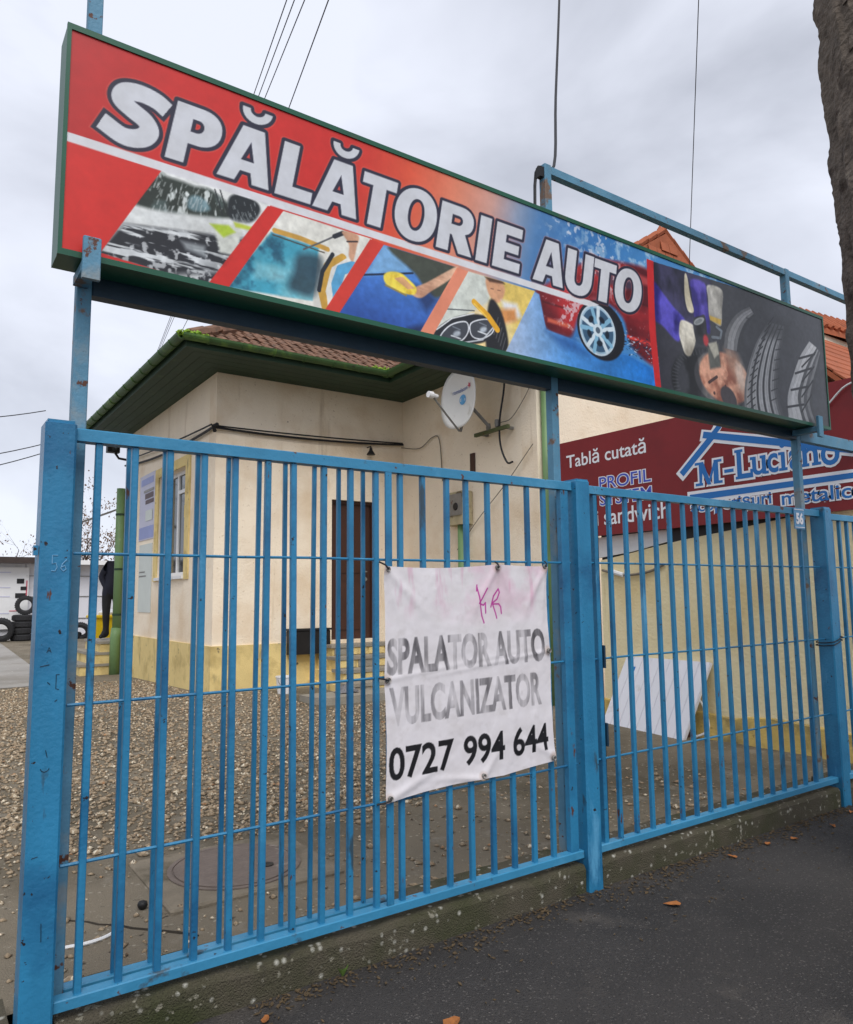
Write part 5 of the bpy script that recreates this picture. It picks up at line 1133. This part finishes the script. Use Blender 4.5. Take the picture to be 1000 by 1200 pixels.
# ------------------------------------------------------------------ leaning sandwich panel
lp_ = root('leaning_panel', (6.7, 5.4, g(5.4)), 'white ribbed metal sheet leaning against the yellow wall behind the bars', 'panel')
A_, B_, C_, D_ = Vector((6.62, 6.06, 0.118)), Vector((6.60, 4.94, 0.118)), Vector((6.92, 4.80, 0.89)), Vector((6.94, 5.92, 0.89))
nv = (B_-A_).cross(D_-A_).normalized(); nv = nv if nv.x < 0 else -nv
m = MB(); m.prism([A_, B_, C_, D_], -nv*0.035); m.build('core', whitepanel, lp_)
m = MB(); NR = 9
for i in range(NR):
    a, b = i/NR+0.006, (i+1)/NR-0.006
    m = MB(); m.prism([A_.lerp(B_, a)+nv*0.001, A_.lerp(B_, b)+nv*0.001, D_.lerp(C_, b)+nv*0.001, D_.lerp(C_, a)+nv*0.001], nv*0.006); m.build('rib', whitepanel, lp_)
m = MB(); c0 = A_.lerp(B_, 0.12).lerp(D_.lerp(C_, 0.12), 0.80)+nv*0.0085
m.prism([c0, c0+(B_-A_)*0.05, c0+(B_-A_)*0.05+(D_-A_)*0.06, c0+(D_-A_)*0.06], nv*0.001); m.build('sticker', printblue, lp_)
m = MB(); m.box(6.72, 6.80, 5.0, 5.12, 0.11, 0.17); tag(m.build('wedge_block', brown), 'small dark wedge block under the leaning white sheet', 'block')

# ------------------------------------------------------------------ back of the yard
gr = root('garage_building', (2, 28.8, g(28)), 'long low white panelled garage with dark roof edge at the back of the yard', 'garage')
for i in range(12):
    xa = -8.0+i*1.62; m = MB(); m.box(xa+0.012, xa+1.608, 28.5, 28.6, 0.28, 2.86); m.build('panel', garage, gr)
for z in (1.0, 1.75, 2.45):
    m = MB(); m.box(-8, 11.4, 28.47, 28.499, z, z+0.02); m.build('joint', grey, gr)
m = MB(); m.box(-8.3, 11.7, 28.0, 33, 2.87, 2.96); m.build('roof', garage, gr)
m = MB(); m.box(-8.4, 4.2, 27.85, 28.0, 2.86, 3.06); m.build('roof_edge', darkroof, gr)
m = MB(); m.box(4.2, 11.7, 27.9, 28.0, 2.84, 2.99); m.build('roof_edge', white, gr)
m = MB(); m.box(-8.2, 11.6, 28.6, 33, 0.2, 2.87); m.build('body', garage, gr)
pb = root('display_board', (2.4, 28.4, 0.7), 'white display board with small tyre pictures on the garage front', 'board')
m = MB(); m.box(0.6, 3.44, 28.38, 28.44, 0.70, 2.74); m.build('sheet', white, pb)
for (xa, xb, za, zb) in ((3.08, 3.30, 2.20, 2.36), (3.20, 3.38, 1.98, 2.10), (3.05, 3.36, 1.72, 1.88), (1.2, 1.6, 1.7, 2.1), (1.9, 2.3, 1.7, 2.1)):
    m = MB(); m.cbox(xa, xb, 28.365, 28.379, za, zb, 0.004); m.build('tyre_picture', rubber, pb)
for z in (2.55, 2.05, 1.75, 1.2):
    m = MB(); m.box(0.8, 2.9, 28.37, 28.379, z, z+0.035); m.build('text_line', lil, pb)
m = MB(); m.box(3.36, 3.40, 28.37, 28.379, 1.72, 2.3); m.build('red_edge', inkr, pb)
m = MB(); m.box(2.9, 3.15, 28.37, 28.379, 1.28, 1.31); m.build('red_edge', inkr, pb)
def tyre_obj(label, c, axis, R_=0.32, wd=0.22):
    o = root('tyre', c, label, 'tyre', 'used tyres by the garage'); m = MB()
    prof = [(R_*0.58, -wd*0.42), (R_*0.72, -wd/2), (R_*0.94, -wd*0.46), (R_, -wd*0.32), (R_, wd*0.32), (R_*0.94, wd*0.46), (R_*0.72, wd/2), (R_*0.58, wd*0.42), (R_*0.55, 0), (R_*0.58, -wd*0.42)]
    m.lathe(c, prof, axis, 28); m.build('casing', rubber, o, smooth=False)
    m = MB(); ax = Vector(axis).normalized(); aa = Vector((0, 0, 1)) if abs(ax.z) < .9 else Vector((1, 0, 0)); uu = ax.cross(aa).normalized(); vv = ax.cross(uu)
    for k in range(28):
        a = 2*math.pi*k/28; d_ = uu*math.cos(a)+vv*math.sin(a); e_ = -uu*math.sin(a)+vv*math.cos(a); p = Vector(c)+d_*R_
        m.prism([p+e_*0.02-ax*wd*0.3, p-e_*0.012-ax*wd*0.3, p-e_*0.012+ax*wd*0.3, p+e_*0.02+ax*wd*0.3], d_*0.012)
    m.build('tread', rubber, o); return o
for k in range(4):
    tyre_obj(['tyre at the bottom of the stack by the display board', 'second tyre up in the stack by the display board', 'third tyre up in the stack by the display board', 'topmost lying tyre in the stack by the display board'][k], (3.26+random.uniform(-.02, .02), 27.9, 0.33+0.105+0.21*k), (random.uniform(-.03, .03), 0, 1), 0.33, 0.21)
tyre_obj('tyre standing upright on top of the stack', (3.32, 27.9, 0.33+0.84+0.31), (0.2, 1, 0), 0.31, 0.2)
tyre_obj('large tyre leaning on its side against the stack', (2.62, 27.7, 0.70), (0.25, 1, 0.25), 0.38, 0.26)
tyre_obj('tyre lying flat on the ground by the garage wall', (4.72, 28.0, 0.44), (0, 0.1, 1), 0.34, 0.22)
tyre_obj('tyre propped over the flat one by the garage wall', (4.98, 27.75, 0.58), (0.35, 1, 0.5), 0.31, 0.2)
yb_ = root('waste_bin', (4.0, 19.2, g(19.2)), 'yellow plastic wheeled bin with pale bag behind the porch steps', 'bin'); zb = g(19.2)
m = MB(); m.raw([(3.72, 18.95, zb+0.05), (4.28, 18.95, zb+0.05), (4.28, 19.45, zb+0.05), (3.72, 19.45, zb+0.05), (3.66, 18.9, 1.20), (4.34, 18.9, 1.20), (4.34, 19.5, 1.20), (3.66, 19.5, 1.20)], [(0, 3, 2, 1), (0, 1, 5, 4), (1, 2, 6, 5), (2, 3, 7, 6), (3, 0, 4, 7), (4, 5, 6, 7)]); m.build('body', yellowp, yb_)
m = MB(); m.cbox(3.62, 4.38, 18.86, 19.54, 1.201, 1.26, 0.02); m.build('lid', yellowp, yb_)
m = MB(); m.lathe((4.05, 19.15, 1.262), [(0.22, 0), (0.24, 0.06), (0.15, 0.12), (0, 0.14)], (0, 0, 1), 12); m.build('bag', white, yb_)
for x in (3.75, 4.25):
    m = MB(); m.lathe((x, 19.5, zb+0.08), [(0.0, -0.03), (0.08, -0.03), (0.08, 0.03), (0, 0.03)], (1, 0, 0), 14); m.build('wheel', rubber, yb_)
# person leaning at the porch
pr = root('person', (3.56, 16.75, 0.80), 'person in navy jacket and black trousers leaning at the porch, hand in pocket', 'person')
px0, py0, pz0 = 3.55, 16.75, 0.80
J = {'pel': (0.0, 0, 0.95, .175, .13), 'belly': (0.03, 0, 1.12, .185, .14), 'chest': (0.09, 0, 1.34, .20, .15), 'neckb': (0.17, 0, 1.50, .085, .08), 'neck': (0.21, 0, 1.58, .058, .058), 'head': (0.25, 0.0, 1.68, .085, .092), 'crown': (0.27, 0, 1.79, .07, .08),
     'hipL': (-0.06, -0.02, 0.86, .11, .11), 'kneeL': (-0.07, -0.06, 0.50, .08, .08), 'ankL': (-0.05, -0.02, 0.10, .055, .055), 'toeL': (-0.20, -0.10, 0.045, .038, .04), 'heelL': (-0.03, 0.0, 0.045, .04, .04),
     'hipR': (0.13, 0.02, 0.88, .095, .095), 'kneeR': (0.17, -0.02, 0.50, .065, .065), 'ankR': (0.18, 0.02, 0.10, .045, .045), 'toeR': (0.06, -0.10, 0.045, .038, .04), 'heelR': (0.2, 0.04, 0.045, .04, .04),
     'shL': (-0.05, -0.02, 1.47, .095, .09), 'elL': (-0.17, 0.03, 1.22, .075, .075), 'wrL': (-0.09, -0.07, 1.0, .055, .055), 'haL': (-0.06, -0.09, 0.95, .045, .045),
     'shR': (0.33, 0.0, 1.44, .075, .07), 'elR': (0.46, -0.06, 1.20, .055, .055), 'wrR': (0.48, -0.26, 1.10, .038, .038), 'haR': (0.48, -0.34, 1.09, .035, .03)}
for i, (dx, ln) in enumerate(((-.03, .07), (-.01, .085), (.012, .08), (.03, .065))):
    J['f%d' % i] = (0.48+dx, -0.38, 1.085, .011, .011); J['g%d' % i] = (0.48+dx*1.1, -0.36-ln, 1.055, .009, .009)
J['t0'] = (0.435, -0.33, 1.10, .012, .012); J['t1'] = (0.42, -0.37, 1.09, .010, .010)
ED = [('pel', 'belly'), ('belly', 'chest'), ('chest', 'neckb'), ('neckb', 'neck'), ('neck', 'head'), ('head', 'crown'), ('pel', 'hipL'), ('hipL', 'kneeL'), ('kneeL', 'ankL'), ('ankL', 'toeL'), ('ankL', 'heelL'), ('pel', 'hipR'), ('hipR', 'kneeR'), ('kneeR', 'ankR'), ('ankR', 'toeR'), ('ankR', 'heelR'),
      ('chest', 'shL'), ('shL', 'elL'), ('elL', 'wrL'), ('wrL', 'haL'), ('chest', 'shR'), ('shR', 'elR'), ('elR', 'wrR'), ('wrR', 'haR'), ('haR', 't0'), ('t0', 't1')]+[x for i in range(4) for x in (('haR', 'f%d' % i), ('f%d' % i, 'g%d' % i))]
names = list(J); me = bpy.data.meshes.new('body'); me.from_pydata([(px0+J[n][0]-pr.location.x, py0+J[n][1]-pr.location.y, pz0+J[n][2]*1.06-pr.location.z) for n in names], [(names.index(a), names.index(b)) for a, b in ED], [])
bo = bpy.data.objects.new('body', me); COL.objects.link(bo)
sm = bo.modifiers.new('skin', 'SKIN'); 
for i, n in enumerate(names): me.skin_vertices[0].data[i].radius = J[n][3:5]
me.skin_vertices[0].data[0].use_root = True
sb = bo.modifiers.new('sub', 'SUBSURF'); sb.levels = 2; sb.render_levels = 2
bpy.context.view_layer.update(); ev = bo.evaluated_get(bpy.context.evaluated_depsgraph_get()); nm = bpy.data.meshes.new_from_object(ev)
bpy.data.objects.remove(bo); bo = bpy.data.objects.new('body', nm); COL.objects.link(bo); bo.parent = pr
navy = pm('navy_jacket', s(30, 32, 46), 0.8, 0.2, 20, bump=0.2); trou = pm('black_trousers', s(30, 30, 32), 0.85, 0.2, 20); skin = pm('skin', s(190, 140, 116), 0.55, 0.06, 10); hair = pm('dark_hair', s(38, 30, 26), 0.7, 0.3, 30); shoe = pm('black_shoe', s(20, 20, 22), 0.5, 0.1, 10)
nm.materials.clear()
for x in (navy, trou, skin, shoe, hair): nm.materials.append(x)
for p in nm.polygons:
    c = p.center; z = c.z; xr = c.x-0.0
    p.material_index = 3 if z < 0.085 else (2 if (z > 1.64) else (2 if c.y < -0.30 else (1 if z < 0.93 else 0)))
    p.use_smooth = True
m = MB(); hc = Vector((px0+0.27, py0+0.02, pz0+1.86)); vs = []; fs = []
for i in range(6):
    th = math.radians(15*i+5)
    for k in range(14):
        a = 2*math.pi*k/14; vs.append(hc+Vector((0.098*math.sin(th)*math.cos(a), 0.105*math.sin(th)*math.sin(a)+0.01, 0.098*math.cos(th)-0.01)))
fs = [(i*14+k, i*14+(k+1) % 14, (i+1)*14+(k+1) % 14, (i+1)*14+k) for i in range(5) for k in range(14)]+[tuple(range(13, -1, -1))]
m.raw(vs, fs); m.build('hair', hair, pr, smooth=True)

# ------------------------------------------------------------------ trees
bark = pm('bare_bark', s(70, 58, 50), 0.95, 0.3, 12, bump=0.4)
dryleaf = pm('dry_brown_leaf', s(112, 88, 68), 0.9, 0.35, 30)
def bare_tree(label, base, h, spread, seed, nleaf):
    rr = random.Random(seed); R_ = root('tree', base, label, 'tree', 'bare trees beyond the garage'); wood = MB(); lf = MB(); tips = []
    def grow(p, d, ln, r_, lev):
        q = p; pts = [p]; rs = [r_]
        for i in range(3):
            d = (d+Vector((rr.gauss(0, .16), rr.gauss(0, .16), rr.gauss(0.05, .10)))).normalized(); q = q+d*ln/3; pts.append(q); rs.append(r_*(1-0.2*(i+1)))
        wood.tube(pts, rs, 5 if lev > 1 else 7, caps=False)
        if lev >= 2: tips.extend(pts[1:])
        if lev < 5:
            for _ in range(rr.choice((2, 3, 3)) if lev else 5):
                k = rr.choice((1, 2, 3)); dd = (d+Vector((rr.gauss(0, .62), rr.gauss(0, .62), rr.gauss(.1, .35)))*spread).normalized()
                grow(pts[k], dd, ln*rr.uniform(.55, .8), rs[k]*0.62, lev+1)
    grow(Vector(base), Vector((0, 0, 1)), h*0.36, h*0.022, 0)
    tr_ = wood.build('trunk', bark, R_, fix=False)
    for k in range(nleaf):
        c0 = rr.choice(tips)+Vector((rr.gauss(0, .12), rr.gauss(0, .12), rr.gauss(-.03, .12))); a = rr.uniform(0, 6.3); e1 = Vector((math.cos(a), math.sin(a), rr.gauss(0, .5)))*rr.uniform(.02, .05); e2 = Vector((rr.gauss(0, .5), rr.gauss(0, .5), 1)).normalized()*rr.uniform(.03, .075)
        lf.face([c0-e1, c0-e2*0.8, c0+e1, c0+e2])
    lf.build('crown', dryleaf, R_, fix=False)
bare_tree('bare tree holding dry brown leaves behind the garage, beside the house', (6.4, 37, 0.3), 7.6, 1.1, 3, 1500)
bare_tree('sparser thin tree with few dry leaves behind the display board', (3.6, 36, 0.3), 6.0, 1.15, 11, 350)
# street tree beside the pavement
st = root('street_tree', (4.91, 1.8, 0), 'thick grey brown tree trunk with rough flaking bark at the pavement', 'tree')
trunkm = pm('rough_grey_bark', s(104, 94, 84), 0.95, 0.35, 14, bump=1.0, bscale=40, spots=[(s(66, 56, 48), 6, 0.55, 0.12), (s(140, 132, 116), 14, 0.66, 0.06)])
m = MB(); NA, NZ = 96, 240; vs = []; rg = random.Random(5); ph = [rg.uniform(0, 6.3) for _ in range(12)]
for j in range(NZ+1):
    z = 6.4*j/NZ; r_ = 0.405-0.010*z+0.10*math.exp(-z/0.25); sh_ = (z-2.35)*0.0325; ox, oy = -0.41*sh_, 0.91*sh_
    for k in range(NA):
        a = 2*math.pi*k/NA
        d_ = -0.030*abs(math.sin(8*a+ph[3]+0.5*math.sin(2.1*z)+0.35*math.sin(5.3*z)))**0.35*abs(math.sin(3.1*z+2*math.sin(5*a)+ph[4]))**0.3+0.024+0.012*math.sin(7*a+ph[0]+0.6*z)+0.009*math.sin(13*a+ph[1]-1.3*z+math.sin(3*z))+0.006*math.sin(23*a+ph[2]+9*z)+0.006*math.sin(17*z+5*a)+rg.uniform(-.004, .004)
        vs.append((4.91+ox+(r_+d_)*math.cos(a), 1.8+oy+(r_+d_)*math.sin(a), z-0.02))
m.raw(vs, [(j*NA+k, j*NA+(k+1) % NA, (j+1)*NA+(k+1) % NA, (j+1)*NA+k) for j in range(NZ) for k in range(NA)]); m.build('trunk', trunkm, st, smooth=False)
m = MB()
tp = Vector((4.86, 1.91, 6.2))
def limb(p, d, ln, r_, lev):
    pts = [p]; rs = [r_]
    for i in range(5):
        d = (d+Vector((rg.gauss(0, .12), rg.gauss(0, .12), rg.gauss(.03, .08)))).normalized(); pts.append(pts[-1]+d*ln/5); rs.append(r_*(1-.15*(i+1)))
    m.tube(pts, rs, 8, caps=False)
    if lev < 2:
        for _ in range(3): limb(pts[rg.choice((3, 4, 5))], (d+Vector((rg.gauss(0, .5), rg.gauss(0, .5), rg.gauss(.2, .2)))).normalized(), ln*.7, rs[3]*.7, lev+1)
for dx_, dy_ in ((.5, -.3), (.2, -.6), (.6, .1), (-.1, -.5)): limb(tp, Vector((dx_, dy_, 1)).normalized(), 2.2, 0.19, 0)
m.build('crown', trunkm, st, fix=False)
# flakes of bark on the shaded side
for k in range(46):
    a = math.radians(rg.uniform(172, 205)); z = rg.uniform(2.6, 5.9); r_ = 0.405-0.010*z+0.012; sh_ = (z-2.35)*0.0325; c0 = Vector((4.91-0.41*sh_+r_*math.cos(a), 1.8+0.91*sh_+r_*math.sin(a), z)); e_ = Vector((-math.sin(a), math.cos(a), 0)); n_ = Vector((math.cos(a), math.sin(a), 0))
    h_ = rg.uniform(.03, .09); w_ = rg.uniform(.015, .04); mk = MB(); mk.prism([c0-e_*w_-Vector((0, 0, h_)), c0+e_*w_*.7-Vector((0, 0, h_*.6)), c0+e_*w_+Vector((0, 0, h_)), c0-e_*w_*.5+Vector((0, 0, h_*.8))], n_*rg.uniform(.012, .03)); mk.build('bark_flake', trunkm, st)

# ------------------------------------------------------------------ overhead wires
def wire(label, a, b, r_=0.006, d=0.0, mat=wirem):
    a, b = Vector(a), Vector(b); a2 = a+(a-b).normalized()*8; m = MB(); m.tube(sag(a2, b, d, 20), r_, 5); o = m.build('overhead_wire', mat); tag(o, label, 'wire', 'overhead wires'); return o
LW = 'thin dark overhead wire in the bundle rising behind the red sign end'
for a_, b_, c_, r_ in (((3.39, 7.687, 8.755), (4.166, 10.706, 9.623), (6.31, 26.5, 8.45), 0.007), ((3.466, 7.634, 8.754), (4.234, 10.66, 9.609), (6.36, 26.45, 8.60), 0.007), ((3.567, 7.564, 8.753), (4.315, 10.61, 9.567), (6.42, 26.4, 8.75), 0.007), ((3.803, 7.40, 8.75), (4.639, 10.407, 9.399), (6.7, 26.2, 8.9), 0.008)):
    a_, b_, c_ = Vector(a_), Vector(b_), Vector(c_); m = MB(); m.tube([a_+(a_-b_)*3, a_, b_, b_+(b_-a_)*0.6]+sag(b_+(b_-a_)*0.6+Vector((0.02, 0.06, -0.01)), c_, 0.0, 6), r_, 5); tag(m.build('overhead_wire', wirem), LW, 'wire', 'wires behind the sign')
wire('single thin wire crossing the sky above the tiled gable', (7.461, 4.857, 8.70), (10.06, 6.983, 6.852), 0.006)
cable('thick black cable dropping from the sky to the top of the middle upright', [(5.2, 4.9, 8.6), (4.55, 4.35, 6.9), (3.85, 3.75, 5.35), (3.30, 3.25, 4.36), (3.09, 3.20, 4.22), (3.08, 3.20, 3.6), (3.085, 3.20, 3.0)], 0.010, wirem, 'overhead wires')
for (a, b, lb) in (((-2.5, 24, 6.3), (3.6, 27.6, 8.0), 'upper of the thin wires sagging towards the left gate post'), ((-2.5, 24, 4.9), (3.7, 27.6, 6.9), 'middle one of the thin wires sagging behind the left gate post'), ((-2.5, 24, 4.3), (3.7, 27.6, 6.6), 'lowest of the thin wires sagging behind the left gate post')):
    m = MB(); m.tube(sag(a, b, 0.25, 12), 0.016, 5); tag(m.build('overhead_wire', wirem), lb, 'wire', 'overhead wires')

# ------------------------------------------------------------------ yard floor details
mh = root('manhole_cover', (1.60, 4.20, 0.11), 'round iron manhole cover in a square concrete surround inside the gate', 'manhole')
iron = pm('worn_iron', s(112, 100, 92), 0.7, 0.2, 9, bump=0.3, bscale=40, spots=[(s(150, 140, 128), 5, 0.6, 0.1)])
zc = 0.113; m = MB(); m.cbox(1.13, 2.07, 3.79, 4.62, zc-0.03, zc+0.012, 0.01); m.build('surround', pm('manhole_surround', s(126, 116, 100), 0.92, 0.2, 5, bump=0.4, spots=[(s(92, 84, 68), 3, 0.52, 0.15)]), mh)
m = MB(); m.lathe((1.60, 4.20, zc+0.0125), [(0.36, 0), (0.36, 0.006), (0.335, 0.006), (0.335, 0.001), (0.325, 0.001), (0.325, 0.008), (0.0, 0.010)], (0, 0, 1), 40); m.build('lid', iron, mh)
m = MB(); m.lathe((1.74, 4.08, zc+0.022), [(0.035, 0), (0.035, 0.004), (0.02, 0.004), (0.0, 0.001)], (0, 0, 1), 14); m.build('lifting_eye', black, mh)
# slab joint: a dark open crack with soil in it
m = MB(); pts = [(0.62+0.55*i/10+random.uniform(-.012, .012), 4.15-0.65*i/10, 0.1005) for i in range(11)]
m.tube(pts, 0.010, 5); tag(m.build('slab_joint', pm('joint_soil', s(52, 46, 38), 0.95, 0.3, 20)), kind='structure')
m = MB(); m.tube(cr(np.array([(0.66, 3.72, 0.108), (0.74, 3.70, 0.112), (0.82, 3.72, 0.11), (0.90, 3.78, 0.108)]), 4), 0.008, 6); tag(m.build('hose_offcut', white), 'short white offcut of hose on the concrete inside the gate', 'hose')
m = MB(); m.lathe((1.04, 3.95, 0.125), [(0.0, -0.026), (0.02, -0.014), (0.026, 0.0), (0.02, 0.017), (0.0, 0.022)], (0.2, 0.3, 1), 12); tag(m.build('pebble', black, smooth=True), 'single dark round pebble on the concrete inside the gate', 'stone')
# gravel
ST = MB(); octv = [(1, 0, 0), (0, 1, 0), (-1, 0, 0), (0, -1, 0), (0, 0, 1), (0, 0, -1)]; octf = [(0, 1, 4), (1, 2, 4), (2, 3, 4), (3, 0, 4), (1, 0, 5), (2, 1, 5), (3, 2, 5), (0, 3, 5)]
NG = 62000; gx = rng.uniform(-2.2, 5.6, NG); gyv = 3.4+rng.random(NG)**1.35*10.6
edge = 4.62+0.25*np.sin(gx*1.7)+0.30*np.clip(gx-1.0, 0, 9)**1.15*0.55
keep = (gyv > edge+rng.normal(0, 0.14, NG)) & ((gx < HX-0.1) | (gyv < HY-0.1)) & ~((gx > 5.0) & (gyv > 8.6)) & (gyv < 14+rng.normal(0, .5, NG))
keep |= rng.random(NG) < 0.05
keep &= ~((gx > HX-0.1) & (gyv > HY-0.1)) & ~((gx > 4.3) & (gyv > 8.5)) & ~((gyv > 14.3))
gx, gyv = gx[keep], gyv[keep]; n = len(gx); rad = rng.lognormal(-4.30, 0.42, n).clip(0.006, 0.038)
gzv = np.interp(gyv, gy, gz)
V_ = np.array(octv)[None]*rad[:, None, None]*rng.uniform(.6, 1.35, (n, 6, 1))*np.array([1.25, 1, .6])[None, None]
an = rng.uniform(0, 6.28, n); cs, sn = np.cos(an)[:, None], np.sin(an)[:, None]
x_ = V_[..., 0]*cs-V_[..., 1]*sn+gx[:, None]; y_ = V_[..., 0]*sn+V_[..., 1]*cs+gyv[:, None]; z_ = V_[..., 2]+gzv[:, None]+rad[:, None]*0.25
co = np.stack([x_, y_, z_], -1).reshape(-1, 3); fc = (np.array(octf)[None]+6*np.arange(n)[:, None, None]).reshape(-1, 3)
me = bpy.data.meshes.new('gravel'); me.vertices.add(len(co)); me.vertices.foreach_set('co', co.ravel()); me.loops.add(fc.size); me.loops.foreach_set('vertex_index', fc.ravel().astype(np.int32))
me.polygons.add(len(fc)); me.polygons.foreach_set('loop_start', np.arange(0, fc.size, 3, dtype=np.int32)); me.update(calc_edges=True); me.materials.append(stonem)
o = bpy.data.objects.new('gravel', me); COL.objects.link(o); tag(o, 'loose brown and grey gravel covering the yard', 'gravel', kind='stuff')
# litter along the kerb foot
DB = MB(); dm = pm('kerb_litter', s(84, 70, 50), 0.95, 0.4, 40)
for k in range(1500):
    x = random.uniform(1.2, 7.2); y = 3.0-abs(random.gauss(0, 0.05+0.05*math.sin(2.3*x)**2))-0.005
    if random.random() < 0.12: y -= random.uniform(0, 0.5)
    r_ = random.uniform(.002, .009); a = random.uniform(0, 6.3); e1 = Vector((math.cos(a), math.sin(a), random.uniform(-.2, .3)))*r_*1.6; e2 = Vector((-math.sin(a), math.cos(a), random.uniform(-.2, .4)))*r_*.7; c0 = Vector((x, y, r_*.5+.002))
    DB.prism([c0-e1, c0-e2, c0+e1, c0+e2], (0, 0, .003))
tag(DB.build('kerb_litter', dm, fix=False), 'scraps of dead leaf and grit along the foot of the kerb', 'litter', kind='stuff')
# fallen leaves on the pavement
lfm = pm('fallen_leaf', s(150, 94, 48), 0.8, 0.3, 40); 
def leaf(x, y, r_, a, label, mt=lfm):
    m = MB(); K = 10; out_ = []
    for i in range(K):
        t_ = 2*math.pi*i/K; rr_ = r_*(1+0.22*math.cos(3*t_)+random.uniform(-.12, .12)); u_, v_ = rr_*math.cos(t_)*1.35, rr_*math.sin(t_)*.8
        out_.append((x+u_*math.cos(a)-v_*math.sin(a), y+u_*math.sin(a)+v_*math.cos(a), 0.006+0.35*abs(v_)*0.9+random.uniform(0, .006)))
    c0 = (x, y, 0.005); n0 = len(out_); m.raw(out_+[c0]+[(p[0], p[1], p[2]+.0015) for p in out_]+[(x, y, .0065)], [(n0, (i+1) % K, i) for i in range(K)]+[(2*n0+1, n0+1+i, n0+1+(i+1) % K) for i in range(K)]+[(i, (i+1) % K, n0+1+(i+1) % K, n0+1+i) for i in range(K)])
    tag(m.build('fallen_leaf', mt, fix=False), label, 'leaf', 'fallen leaves on the pavement')
leaf(1.78, 2.42, 0.035, 0.4, 'orange brown leaf lying on the asphalt below the banner')
leaf(1.36, 2.55, 0.03, 1.9, 'darker brown leaf on the asphalt nearest the left gate post')
leaf(1.22, 2.86, 0.018, 0.9, 'small tan leaf against the kerb before the left half of the gate')
leaf(3.35, 2.62, 0.03, 2.2, 'brown leaf on the asphalt in front of the middle post')
LB = 'curled brown leaf in the little heap at the foot of the number plate post'
for k in range(9): leaf(6.05+random.gauss(0, .10), 2.86+random.gauss(0, .05), 0.028, random.uniform(0, 6), LB)
for k in range(5): leaf(4.2+0.4*k+random.gauss(0, .1), 2.85+random.gauss(0, .06), 0.02, random.uniform(0, 6), 'small brown leaf scrap at the kerb under the narrow barred panel')
wp = root('weed', (1.62, 2.985, 0), 'small green weed sprouting at the foot of the kerb', 'weed'); wm = pm('weed_leaf', s(92, 120, 52), 0.8, 0.2, 30)
for k in range(9):
    a = random.uniform(0, 6.3); d_ = Vector((math.cos(a)*.5, -abs(math.sin(a))*.5, 1)).normalized(); b_ = Vector((1.62, 2.985, 0)); sd_ = Vector((-d_.y, d_.x, 0)).normalized()*.008
    m = MB(); m.raw([b_, b_+d_*.03+sd_, b_+d_*.06+Vector((0, 0, -.004)), b_+d_*.03-sd_], [(0, 1, 2, 3)]); m.build('leaf', wm, wp, fix=False)
